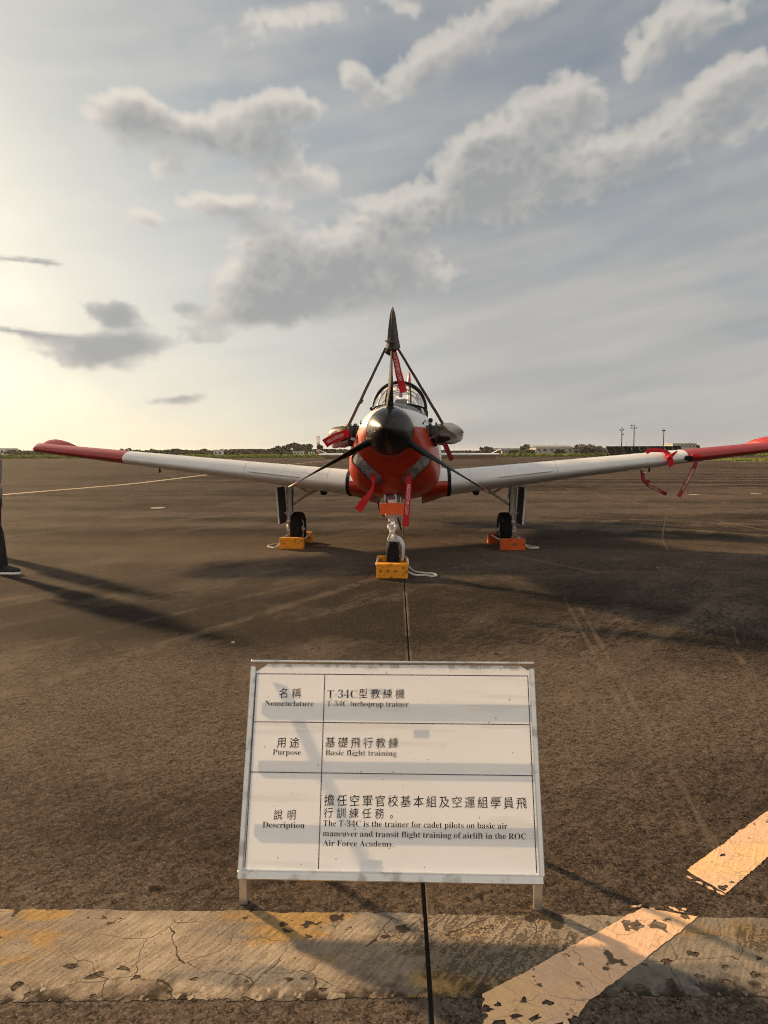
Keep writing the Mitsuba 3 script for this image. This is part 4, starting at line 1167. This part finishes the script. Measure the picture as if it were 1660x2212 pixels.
for s in (-1, 1):
    A = bl + side * s * .058 + np.array([0, .0, 0])
    B = np.array([-.475, .0, 1.565]) if s < 0 else np.array([.53, .02, 1.60])
    m, lay, L = ribbon([acp(A), acp((A + B) / 2 + [s * .004, .01, -.006]), acp(B)], AC[:3, :3] @ np.array([1.0, -.2, .35 * s]), [.022, .028, .030])
    put('strap', m, 'm_cloth_brown', boot)
put('strap_buckle', ac(bx(*(bl * .35 + np.array([-.475, .0, 1.565]) * .65 + [-.012, -.01, 0]), .04, .02, .05, .006, ry=.5)), 'm_cloth_dark', boot)

# exhaust covers
for s, lab in ((-1, 'crumpled grey fabric cover over the left exhaust stack, wrapped by a red streamer'), (1, 'crumpled grey fabric cover over the right exhaust stack')):
    t = thing('exhaust_cover', lab, 'exhaust cover')
    c = np.array([s * .60, .17, 1.485])
    rr = []
    for q in np.linspace(0, 1, 22):
        x = .455 + q * (.285 if s > 0 else .225)
        k = np.interp(q, [0, .08, .3, .7, .88, .96, 1], [.098, .112, .118, .112, .094, .06, .01])
        b = np.arange(40) * 2 * np.pi / 40
        f = 1 + .06 * np.sin(4 * b + 4 * q) + .05 * np.sin(7 * b - 5 * q)
        sag = -.045 * q if s < 0 else .012 * q
        rr.append(np.stack([np.full(40, s * x) + .02 * np.sin(b * 3) * q * s, .10 + .12 * q + np.cos(b) * (k + .045) * f, 1.49 + sag + np.sin(b) * k * f * (.93 if s > 0 else 1.0)], 1))
    m = loft(rr)
    put('bag', ac(wrinkle(wrinkle(m, .010, 9, 31 + s, 3), .004, 30, 8, 2)), 'm_cloth_grey', t, smooth=45)
    bnd = [np.array([s * .462, .10 + math.cos(b) * .160, 1.49 + math.sin(b) * .118]) for b in np.linspace(0, 2 * np.pi, 33)]
    put('hem', ac(tube(np.array(bnd), .012, 6, cap=False)), 'm_cloth_dark', t, smooth=40)
    if s < 0:
        m, lay, L = ribbon([acp((-.435, -.075, 1.445)), acp((-.33, -.16, 1.425)), acp((-.20, -.26, 1.405))], AC[:3, :3] @ np.array([.1, 0, 1.0]), [.03, .024, .02])
    else:
        m, lay, L = ribbon([acp((.66, -.045, 1.47)), acp((.52, -.07, 1.515)), acp((.455, -.06, 1.47)), acp((.36, -.12, 1.43))], AC[:3, :3] @ np.array([.2, 0, 1.0]), [.026, .03, .026, .012])
    put('strap', m, 'm_cloth_grey' if s < 0 else 'm_cloth_brown', t)
    if s > 0:
        m, lay, L = ribbon([acp((.51, .0, 1.60)), acp((.545, -.055, 1.555)), acp((.60, -.075, 1.50)), acp((.66, -.06, 1.455))], AC[:3, :3] @ np.array([.5, -.3, .8]), [.03, .022, .018, .014])
        put('strap', m, 'm_cloth_brown', t)

# streamers on the nose: pts are in the aircraft's frame
st_top = bl + np.array([.012, -.02, .015])
streamer('red streamer with white lettering hanging from the boot of the upright propeller blade', [st_top, st_top + [.022, -.02, -.10], st_top + [.062, -.03, -.28], st_top + [.105, -.03, -.445]], (1, -.25, .25), [.040, .060, .068, .070], TXT, .065, .285, .034)
streamer('red streamer with white lettering wrapped across the grey cover of the left exhaust stack', [(-.452, -.085, 1.505), (-.52, -.118, 1.482), (-.62, -.105, 1.442), (-.712, -.075, 1.392)][::-1], (-.15, -.25, 1.0), [.095, .09, .085, .085], TXT, .035, .20, .036)
streamer('short dark red streamer hanging below the right exhaust cover', [(.545, -.03, 1.40), (.575, -.05, 1.33), (.60, -.055, 1.27), (.625, -.05, 1.215)], (1, -.4, .3), [.05, .055, .05, .055], bs='m_ribbon_dark')
sy = surf_y(-.187, 1.05) - .02
streamer('plain red streamer blown sideways from the plug of the left chin intake', [(-.187, sy, 1.055), (-.182, sy - .01, .985), (-.210, sy - .02, .90), (-.30, sy - .02, .765), (-.345, sy - .02, .705)], [(1, 0, 0), (.9, -.4, .2), (.75, -.2, -.5), (.75, -.1, -.55), (.75, -.1, -.55)], [.05, .022, .05, .078, .080])
streamer('red streamer with white lettering hanging straight down from the plug of the right chin intake', [(.177, sy, 1.055), (.178, sy - .012, .97), (.172, sy - .02, .85), (.158, sy - .02, .70), (.148, sy - .015, .545)], (1, -.15, 0), [.055, .058, .060, .064, .066], TXT, .08, .315, .034)
# right wing: pitot cover, tie-down strap, red flag, static wire
le, z, c, t_, inc = wing_at(3.14)
t = thing('pitot_cover', 'dark red fabric cover on the pitot probe under the right wing', 'pitot cover')
put('sleeve', ac(cat(tube(smoothpath([(3.130, le + .10, z - .10), (3.130, le + .06, z - .20), (3.150, le + .0, z - .255)], 4), [.024] * 9, 10), tube([(3.150, le, z - .24), (3.195, le - .02, z - .235)], .018, 8))), 'm_ribbon_dark', t, smooth=40)
cl('pitot_probe', cat(tube([(3.130, le + .12, z - .05), (3.130, le + .11, z - .12)], .014, 8), tube([(3.130, le + .11, z - .12), (3.130, le - .05, z - .13)], .01, 8)), 'm_strut')
streamer('short dark red streamer blown sideways from the pitot cover under the right wing', [(3.145, le - .01, z - .25), (3.155, le - .02, z - .275), (3.280, le - .03, z - .34), (3.400, le - .03, z - .40)], (.3, -.35, .9), [.03, .04, .045, .045], TXT, .06, .17, .020, bs='m_ribbon_dark')
le, z, c, t_, inc = wing_at(3.52)
streamer('long narrow dark red streamer hanging slantwise where the right wing turns red', [(3.765, le - .02, z - .03), (3.740, le - .03, z - .10), (3.650, le - .04, z - .29), (3.555, le - .04, z - .475)], (1, -.2, .45), [.05, .05, .046, .05], TXT, .10, .30, .024, bs='m_ribbon_dark')
t = thing('wing_lock', 'bright red clamp flag tied over the leading edge of the right wing', 'flag')
le, z, c, t_, inc = wing_at(3.46)
m, lay, L = ribbon([acp(q) for q in ((3.420, le + .20, z + .12), (3.420, le + .02, z + .075), (3.435, le - .035, z + .0), (3.470, le - .03, z - .075))], AC[:3, :3] @ np.array([1.0, .05, .1]), [.05, .055, .075, .075])
put('strap', m, 'm_ribbon', t, smooth=40)
m, lay, L = ribbon([acp(q) for q in ((3.440, le - .02, z + .075), (3.350, le - .01, z + .115), (3.220, le + .03, z + .125), (3.160, le + .04, z + .09))], AC[:3, :3] @ np.array([.1, .1, 1.0]), [.03, .045, .055, .05])
put('flag', m, 'm_ribbon', t, smooth=40)
m, lay, L = ribbon([acp(q) for q in ((3.430, le - .035, z + .03), (3.480, le - .04, z + .075), (3.520, le - .03, z + .11))], AC[:3, :3] @ np.array([.5, .1, -.4]), [.05, .035, .02])
put('flag_tail', m, 'm_ribbon', t, smooth=40)
put('knot', ac(wrinkle(trimesh.creation.icosphere(2, .034), .012, 30, 3).apply_translation([3.43, le - .035, z + .03])), 'm_ribbon', t, smooth=40)
t = thing('aileron_lock', 'small red clamp with a black pad where the right wing turns red', 'clamp')
le, z, c, t_, inc = wing_at(3.72)
put('pad', ac(bx(3.680, le - .015, z - .005, .10, .05, .06, .015)), 'm_seal', t)
put('clamp', ac(wrinkle(bx(3.770, le - .02, z + .02, .12, .05, .055, .015).subdivide(), .008, 30, 2)), 'm_ribbon', t, smooth=40)
le, z, c, t_, inc = wing_at(3.52)
wire = smoothpath([(3.520, le + .25, z - .07), (3.550, le + .22, z - .25), (3.520, le + .16, z - .55), (3.440, le + .12, z - .85), (3.420, le + .10, z - 1.02), (3.480, le + .05, z - 1.17)], 8)
wire[:, 2] = np.maximum(wire[:, 2], .006)
tag(put('ground_wire', ac(tube(wire, .004, 5)), 'm_brace'), 'thin bare wire dangling from the right wing to the ground', 'wire')

# ------------------------------------------------------------------ wheel chocks with their ropes
def wood(base):
    def fn(p, n, uv):
        g_ = fbm(p.x * 7, p.y * 90, p.z * 120, 3)
        w = fbm(p.x * 26, p.y * 26, p.z * 26, 4)
        c = mi.Color3f(base) * (.72 + .5 * g_)
        return mix(c, (.09, .055, .025), smoothstep(.57, .68, w) * .75)
    return mikit.proc(fn)


M['m_chock'] = pr(wood((.74, .27, .014)), .6, spec=.3)
M['m_chock_red'] = pr(wood((.52, .085, .012)), .6, spec=.3)
M['m_rope'] = pr((.58, .55, .49), .9)


def rope_mesh(pts, r=.011):
    P = smoothpath(pts, 14)
    P[:, 2] += .0
    L = np.r_[0, np.cumsum(np.linalg.norm(np.diff(P, axis=0), axis=1))]
    n = int(L[-1] / .006)
    s = np.linspace(0, L[-1], n)
    P = np.stack([np.interp(s, L, P[:, k]) for k in range(3)], 1)
    Tn = np.gradient(P, axis=0); Tn /= np.linalg.norm(Tn, axis=1, keepdims=True)
    a = np.cross(Tn, [0.1, .2, 1.0]); a /= np.linalg.norm(a, axis=1, keepdims=True)
    b = np.cross(Tn, a)
    ms = []
    for k in range(3):
        ph = s / .011 + k * 2 * np.pi / 3
        ms.append(tube(P + (a * np.cos(ph)[:, None] + b * np.sin(ph)[:, None]) * r * .48, r * .56, 5))
    return cat(*ms)


def chock(label, cx, y0, y1, rz, bs, ropes, w=.325, h=.152, d=.115, dx=0.0):
    t = thing('wheel_chock', label, 'wheel chock', 'wooden wheel chocks roped in pairs')
    for k, (y, x) in enumerate(((y0, cx), (y1, cx + dx))):
        m = bx(0, 0, h / 2 + .001, w, d, h, .006, rz=rz)
        m.apply_translation([x, y, 0])
        put('block', m, bs, t)
    for r in ropes:
        put('rope', rope_mesh(r), 'm_rope', t, smooth=45)
    return t


n0 = np.array([NX, NY])
chock('yellow wooden chock pair holding the nose wheel', .085, 7.285, 7.80, -.05, 'm_chock',
      [[(-.085, 7.36, .13), (-.078, 7.55, .125), (-.07, 7.73, .135)], [(.245, 7.33, .13), (.255, 7.55, .125), (.255, 7.74, .135)],
       [(.25, 7.31, .06), (.34, 7.34, .02), (.44, 7.37, .013), (.50, 7.30, .013), (.55, 7.36, .013), (.53, 7.45, .013), (.44, 7.50, .013), (.36, 7.56, .014), (.27, 7.72, .05)]])
lw = acp((-1.455, 2.25, 0)); rw = acp((1.455, 2.25, 0))
chock('yellow wooden chock pair under the left main wheel', lw[0] - .02, lw[1] - .34, lw[1] + .34, -.06, 'm_chock',
      [[(lw[0] - .17, lw[1] - .28, .13), (lw[0] - .165, lw[1], .12), (lw[0] - .14, lw[1] + .28, .13)], [(lw[0] + .145, lw[1] - .28, .13), (lw[0] + .16, lw[1] + .28, .13)],
       [(lw[0] - .18, lw[1] - .32, .07), (lw[0] - .26, lw[1] - .36, .02), (lw[0] - .30, lw[1] - .30, .013), (lw[0] - .36, lw[1] - .22, .013), (lw[0] - .38, lw[1] - .10, .014), (lw[0] - .30, lw[1] + .04, .014), (lw[0] - .17, lw[1] + .24, .07)]], dx=.045)
chock('reddish orange wooden chock pair under the right main wheel', rw[0] + .03, rw[1] - .34, rw[1] + .34, .03, 'm_chock_red',
      [[(rw[0] - .13, rw[1] - .28, .13), (rw[0] - .155, rw[1] + .28, .13)], [(rw[0] + .18, rw[1] - .28, .13), (rw[0] + .15, rw[1] + .28, .13)],
       [(rw[0] + .20, rw[1] - .31, .07), (rw[0] + .27, rw[1] - .28, .02), (rw[0] + .37, rw[1] - .26, .013), (rw[0] + .41, rw[1] - .18, .013), (rw[0] + .33, rw[1] - .02, .013), (rw[0] + .19, rw[1] + .22, .07)]], dx=-.07)

# ------------------------------------------------------------------ the information board
BW, BL_ = .87, .585
byaw, btilt = math.radians(2.0), math.radians(22.4)
bux = np.array([math.cos(byaw), -math.sin(byaw), 0]); bback = np.array([math.sin(byaw), math.cos(byaw), 0])
bup = bback * math.sin(btilt) + np.array([0, 0, 1.0]) * math.cos(btilt)
bn = np.cross(bux, bup)                                     # towards the viewer
BC = np.array([.015, 1.929, .107])
BM = np.eye(4); BM[:3, 0], BM[:3, 1], BM[:3, 2], BM[:3, 3] = bux, bup, bn, BC


def bd(m):
    m = m.copy(); m.apply_transform(BM)
    return m


def panel_color(p, n, uv):
    q = p - mi.Point3f(*BC.tolist())
    u = q.x * float(bux[0]) + q.y * float(bux[1]) + q.z * float(bux[2])
    v = q.x * float(bup[0]) + q.y * float(bup[1]) + q.z * float(bup[2])
    c = mix((.945, .945, .95), (.93, .92, .915), smoothstep(.35, .65, fbm(u * 5, v * 5, 2, 4)))
    cell = voronoi(u * 13, v * 13)
    c = mix(c, (.12, .11, .10), dr.select((cell[0] < .030 * cell[2]) & (cell[2] > .55), .75, 0))
    for k in range(9):                                       # scratches
        a = rnd2.uniform(-.4, .4), rnd2.uniform(.02, .56)
        b = a[0] + rnd2.uniform(-.02, .02), a[1] + rnd2.uniform(-.022, .022)
        c = mix(c, (.32, .29, .26), smoothstep(.0011, .0004, dist_seg(u, v, a, b)) * .8)
    grime = fbm(u * 60, v * 60, 5, 4)
    c = mix(c, (.30, .27, .23), smoothstep(.566, .578, v + .02 * (grime - .5)) * smoothstep(.50, .66, grime) * .5)
    return mix(c, (.45, .41, .36), smoothstep(.60, .72, fbm(u * 3, v * 40, 8, 3)) * .18)


rnd2 = random.Random(11)
M['m_panel'] = {'type': 'principledthin', 'base_color': mikit.proc(panel_color), 'roughness': .45, 'diff_trans': .36, 'eta': 1.3}
def alu_color(p, n, uv):
    return mix((.66, .65, .63), (.42, .40, .37), smoothstep(.5, .75, fbm(p.x * 30, p.y * 30, p.z * 30, 4)))
M['m_alu'] = pr(mikit.proc(alu_color), .28, .85)
M['m_alu_back'] = pr((.30, .30, .30), .5, .3)
M['m_ink'] = pr((.02, .02, .024), .6)
M['m_clear_strip'] = {'type': 'thindielectric', 'int_ior': 1.45}
M['m_brown_strip'] = pr((.16, .13, .10), .25)
M['m_tape'] = pr((.22, .21, .21), .8)

board = thing('information_board', 'white information board with black Chinese and English lettering on short metal legs in the foreground', 'sign')
pnl = Polygon([(-.428, -.004), (.424, -.004), (.428, .562), (.395, .581), (-.385, .581), (-.412, .562), (-.427, .555)])
pv, pf_ = trimesh.creation.triangulate_polygon(pnl, engine='earcut')
put('panel', bd(trimesh.Trimesh(np.c_[pv, np.full(len(pv), 0.0)], pf_, process=False)), 'm_panel', board, label='translucent white printed panel lit through from behind')
put('side_rail', bd(bx(-.4285, .285, .003, .015, .575, .020, .002)), 'm_alu', board)
put('side_rail', bd(bx(.4285, .285, .003, .015, .575, .020, .002)), 'm_alu', board)
put('top_rail', bd(bx(0, .5885, .001, .872, .007, .026, .002)), 'm_alu', board)
put('bottom_rail', bd(bx(-.002, -.011, .004, .868, .024, .024, .003)), 'm_alu', board)
for v in (.125, .30, .468):
    put('rear_rib', bd(bx(0, v, -.022, .846, .032, .014)), 'm_alu_back', board)
for u in (-.400, .400):
    p0 = BC + bux * u + bup * .56 - bn * .035
    p1 = np.array([p0[0] + .005, p0[1] + .06, .0])
    put('rear_leg', tube([p0, p1], .019, 4), 'm_alu_back', board)
for u in (-.4235, .4215):
    p0 = BC + bux * u
    l = cat(bx(p0[0], p0[1] + .012, .051, .024, .024, .102, .002, rz=-byaw))
    lg = put('leg', l, 'm_alu', board)
    put('joint_block', bx(p0[0], p0[1] + .012, .094, .029, .028, .012, .002, rz=-byaw), 'm_tape', lg)
for u, v, w, h in ((.085, .382, .045, .022), (-.05, .505, .05, .014), (-.06, .02, .06, .03)):
    put('rear_tape', bd(bx(u, v, -.004, w, h, .002)), 'm_tape', board)


def rule(x0, y0, x1, y1, w=.0027):
    d = np.hypot(x1 - x0, y1 - y0)
    return bd(bx((x0 + x1) / 2, (y0 + y1) / 2, .0008, d, w, .0006, rz=math.atan2(y1 - y0, x1 - x0)))


lines = [rule(-.42, .5506, .4168, .5506), rule(-.42, .4077, .416, .4077), rule(-.42, .264, .4155, .264), rule(-.4178, .006, -.42, .5506), rule(.4148, .006, .4168, .5506), rule(-.2055, .006, -.2066, .5506)]
M['m_ruling'] = pr((.13, .13, .16), .7, spec=.2)
put('ruled_lines', cat(*lines), 'm_ruling', board)
CJK, MATH = 'Noto Sans CJK Regular.woff2', 'NotoSansMath-Regular.woff2'


def write(name, text, face, u, v, length, height, thin=0.0, slant=0.0, rise=0.0):
    m = glyphs(text, face, height, thin=thin, slant=slant)
    vv = np.array(m.vertices)
    vv[:, 0] *= length / np.ptp(vv[:, 0])
    vv[:, 1] += vv[:, 0] * rise
    m = trimesh.Trimesh(vv, m.faces, process=False)
    m.apply_translation([u, v, .0006])
    put(name, bd(m), 'm_ink', board)


def cjk(text, u, v, length, height):
    """Brush-like characters, set with even gaps; each slightly rising to the right."""
    pitch = (length - height) / max(1, len(text) - 1)
    ms = []
    for k, ch in enumerate(text):
        m = glyphs(ch, CJK, height * .97, thin=-.4)
        vv = np.array(m.vertices)
        c = (vv[:, 0].min() + vv[:, 0].max()) / 2
        vv[:, 0] = (vv[:, 0] - c) * .95
        vv[:, 1] += vv[:, 0] * .085
        if ch == '。': vv[:, 0] -= height * .1
        vv[:, 0] += height / 2 + k * pitch
        ms.append(trimesh.Trimesh(vv, m.faces, process=False))
    m = cat(*ms)
    m.apply_translation([u, v + height * .085, .0006])
    put('lettering', bd(m), 'm_ink', board)


TH = 1.3
cjk('名稱', -.347, .4785, .069, .0285)
write('lettering', serif('Nomenclature'), MATH, -.3872, .4548, .149, .0158, TH)
write('lettering', serif('T-34C'), MATH, -.1966, .4800, .091, .0235, TH)
cjk('型教練機', -.101, .4795, .141, .0285)
write('lettering', serif('T-34C turboprop trainer'), MATH, -.1975, .4558, .2506, .0158, TH)
cjk('用途', -.3455, .3340, .069, .0290)
write('lettering', serif('Purpose'), MATH, -.355, .3132, .0845, .0158, TH)
cjk('基礎飛行教練', -.1975, .3358, .219, .0295)
write('lettering', serif('Basic flight training'), MATH, -.1964, .3138, .2128, .0155, TH)
cjk('說明', -.3425, .1342, .066, .0265)
write('lettering', serif('Description'), MATH, -.373, .1122, .1225, .0158, TH)
cjk('擔任空軍官校基本組及空運組學員飛', -.196, .1735, .592, .0305)
cjk('行訓練任務。', -.1955, .1412, .214, .0270)
write('lettering', serif('The T-34C is the trainer for cadet pilots on basic air'), MATH, -.1958, .1188, .5332, .0158, TH)
write('lettering', serif('maneuver and transit flight training of airlift in the ROC'), MATH, -.196, .092, .5857, .0155, TH)
write('lettering', serif('Air Force Academy.'), MATH, -.1952, .0665, .206, .0152, TH)

# ------------------------------------------------------------------ people: one in dark clothes at the left edge, one just outside the frame whose shadow falls in
M['m_skin'] = pr((.42, .26, .18), .55, spec=.35)
M['m_hair'] = pr((.012, .010, .009), .5)
M['m_trousers'] = pr((.010, .010, .012), .85)
M['m_jacket'] = pr((.17, .165, .155), .85)
M['m_shirt'] = pr((.10, .11, .13), .85)
M['m_shoe'] = pr((.012, .012, .013), .7)
M['m_sole'] = pr((.66, .64, .60), .6)


def bones(segs, edge=.02, smooth_it=8):
    """One smooth surface round bones: (point, radius, point, radius) hulls, joined."""
    parts = []
    for a, ra, b, rb in segs:
        s1 = m3.Manifold.sphere(ra, 20).translate(list(map(float, a)))
        s2 = m3.Manifold.sphere(rb, 20).translate(list(map(float, b)))
        parts.append(m3.Manifold.batch_hull([s1, s2]))
    m = m3.Manifold.batch_boolean(parts, m3.OpType.Add)
    m = unman(m.refine_to_length(edge))
    m = trimesh.Trimesh(m.vertices, m.faces, process=True)
    return trimesh.smoothing.filter_taubin(m, iterations=smooth_it)


def squash(m, sy, y0=0.0):
    v = np.array(m.vertices); v[:, 1] = y0 + (v[:, 1] - y0) * sy
    m.vertices = v
    return m


def person(label, x, y, rz, h, top, feet, arms='down', build=1.0):
    """Standing figure, facing local +x; y to its left. feet: ((x, y) of each ankle)."""
    t = thing('person', label, 'person')
    k = h / 1.70
    Mx = np.eye(4); c_, s_ = math.cos(rz), math.sin(rz)
    Mx[:2, :2] = [[c_, -s_], [s_, c_]]; Mx[:3, 3] = [x, y, 0]

    def P(name, m, bs, par=t, **kw):
        m = m.copy(); m.vertices = m.vertices * k
        m.apply_transform(Mx)
        return put(name, m, bs, par, smooth=True, **kw)
    B = build
    hip = [np.array([0, sy * .09, .90]) for sy in (-1, 1)]
    knee = [np.array([.03 + f[0] * .55, f[1] * .97, .48]) for f in feet]
    ank = [np.array([f[0], f[1], .085]) for f in feet]
    segs = [((0, -.07, .92), .105 * B, (0, .07, .92), .105 * B), ((0, -.055, .99), .10 * B, (0, .055, .99), .10 * B)]
    for i in range(2):
        segs += [(hip[i], .094 * B, knee[i], .062 * B), (knee[i], .064 * B, ank[i] + [0, 0, .03], .054)]
    P('trousers', wrinkle(bones(segs), .005, 14, 4), 'm_trousers')
    sh = [np.array([0.0, sy * .165, 1.37]) for sy in (-1, 1)]
    if arms == 'hold':                                        # forearms forward, hands together in front of the belly
        el = [np.array([-.02, sy * .235, 1.10]) for sy in (-1, 1)]
        wr = [np.array([.19, sy * .10, 1.02]) for sy in (-1, 1)]
    else:
        el = [np.array([-.03, sy * .225, 1.09]) for sy in (-1, 1)]
        wr = [np.array([-.03, sy * .235, .85]) for sy in (-1, 1)]
    segs = [((0, -.06, .93), .118 * B, (0, .06, .93), .118 * B), ((.0, -.06, 1.08), .108 * B, (.0, .06, 1.08), .108 * B), ((.0, -.06, 1.08), .112 * B, (0, -.08, 1.28), .115 * B), ((.0, .06, 1.08), .112 * B, (0, .08, 1.28), .115 * B),
            ((0, -.08, 1.28), .115 * B, (0, .08, 1.28), .115 * B), ((0, -.05, 1.40), .062, (0, .05, 1.40), .062)]
    for i in range(2):
        segs += [((0, (-1, 1)[i] * .05, 1.38), .07, sh[i], .068), (sh[i], .066, el[i], .050), (el[i], .050, wr[i], .038)]
    P('jacket', wrinkle(bones(segs), .006, 13, 9), top)
    P('body', bones([((0.01, 0, 1.40), .056, (.025, 0, 1.50), .052), ((.03, 0, 1.585), .083, (.015, 0, 1.60), .090), ((.055, 0, 1.545), .052, (.075, 0, 1.515), .034), ((.03, 0, 1.64), .075, (.05, 0, 1.60), .075), ((.112, 0, 1.585), .012, (.128, 0, 1.562), .015),
                     ((.02, -.088, 1.585), .014, (.012, -.090, 1.56), .010), ((.02, .088, 1.585), .014, (.012, .090, 1.56), .010), ((.098, -.018, 1.535), .011, (.098, .018, 1.535), .011)], .012, 5), 'm_skin')
    hair = bones([((-.025, 0, 1.62), .098, (.03, 0, 1.645), .090), ((-.05, 0, 1.56), .075, (-.04, 0, 1.60), .092), ((.075, -.03, 1.668), .040, (.075, .03, 1.668), .040)], .012, 4)
    P('hair', wrinkle(hair, .010, 34, 6, 4), 'm_hair')
    for i in range(2):
        d = wr[i] - el[i]; d /= np.linalg.norm(d)
        sd_ = np.array([0, -(-1, 1)[i], 0.0]) if arms == 'hold' else np.array([1.0, 0, 0])
        sd_ = sd_ - d * (sd_ @ d); sd_ /= np.linalg.norm(sd_)
        nn = np.cross(d, sd_)
        w = wr[i]
        hs = [(w, .028, w + d * .045, .026), (w + d * .04 - sd_ * .022, .017, w + d * .085 - sd_ * .026, .015), (w + d * .04 + sd_ * .022, .017, w + d * .085 + sd_ * .024, .014)]
        for q, ln in zip((-.030, -.010, .010, .028), (.060, .070, .066, .050)):
            b0 = w + d * .085 + sd_ * q
            b1 = b0 + d * ln * .55 + nn * .010
            hs += [(b0, .0098, b1, .0088), (b1, .0088, b1 + d * ln * .42 + nn * .016, .0078)]
        hs += [(w + d * .025 + sd_ * .022, .013, w + d * .055 + sd_ * .050, .0105), (w + d * .055 + sd_ * .050, .0105, w + d * .085 + sd_ * .052, .009)]
        P('hand', bones(hs, .006, 3), 'm_skin')
    for i in range(2):
        a = ank[i]
        ya = a[1]
        up_ = bones([((a[0] - .04, ya, .075), .040, (a[0] + .02, ya, .085), .042), ((a[0] + .03, ya, .075), .040, (a[0] + .17, ya, .046), .030), ((a[0] - .05, ya, .052), .040, (a[0] + .15, ya, .046), .036), ((a[0] - .02, ya, .10), .042, (a[0], ya, .12), .044)], .012, 5)
        up_.vertices[:, 2] = np.maximum(up_.vertices[:, 2], .022)
        s = P('shoe', up_, 'm_shoe', label='black shoe with a white sole')
        out = LineString([(a[0] - .052, ya), (a[0] + .155, ya)]).buffer(.043)
        so = extrude(out, .030); so.apply_translation([0, 0, .0015])
        P('sole', so, 'm_sole', s)
        for r in range(3):
            P('lace', tube([(a[0] + .035 + .03 * r, ya - .022, .104 - .012 * r), (a[0] + .04 + .03 * r, ya, .112 - .012 * r), (a[0] + .035 + .03 * r, ya + .022, .104 - .012 * r)], .0035, 5), 'm_sole', s)
    return t, P


tP, P_ = person('person in black trousers and white-soled black shoes standing at the left edge of the view', -4.252, 7.62, 0.0, 1.60, 'm_jacket', ((.165, -.075), (-.06, .10)), 'down')
M['m_bag'] = pr((.22, .22, .22), .8)
bag = thing('shoulder_bag', 'grey bag hanging at the waist of the person at the left edge of the view', 'bag')
bm = bones([((-4.185, 7.50, .93), .055, (-4.185, 7.66, .93), .055), ((-4.19, 7.50, 1.12), .050, (-4.19, 7.66, 1.12), .050)], .015, 6)
put('pouch', wrinkle(bm, .006, 20, 3), 'm_bag', bag, smooth=40)
put('strap', tube(smoothpath([(-4.21, 7.51, 1.14), (-4.23, 7.52, 1.25), (-4.27, 7.60, 1.37), (-4.30, 7.70, 1.30)], 5), .012, 6), 'm_trousers', bag)
person('second person standing outside the left edge, seen only by the shadow on the concrete', -5.15, 9.06, .25, 1.57, 'm_shirt', ((.02, -.09), (-.02, .09)))

# ------------------------------------------------------------------ the evening haze
scene['air'] = {'type': 'homogeneous', 'albedo': {'type': 'rgb', 'value': [.95, .95, .95]}, 'sigma_t': {'type': 'rgb', 'value': [.00011, .00011, .00011]}, 'phase': {'type': 'hg', 'g': .35}}
scene['haze'] = {'type': 'cube', 'to_world': T4().translate([0, 0, 5.5]).scale([4100, 4100, 6.7]), 'bsdf': {'type': 'null'}, 'interior': {'type': 'ref', 'id': 'air'}}
labels['haze'] = {'kind': 'stuff', 'label': 'thin warm haze over the airfield', 'category': 'haze'}
scene['camera']['medium'] = {'type': 'ref', 'id': 'air'}
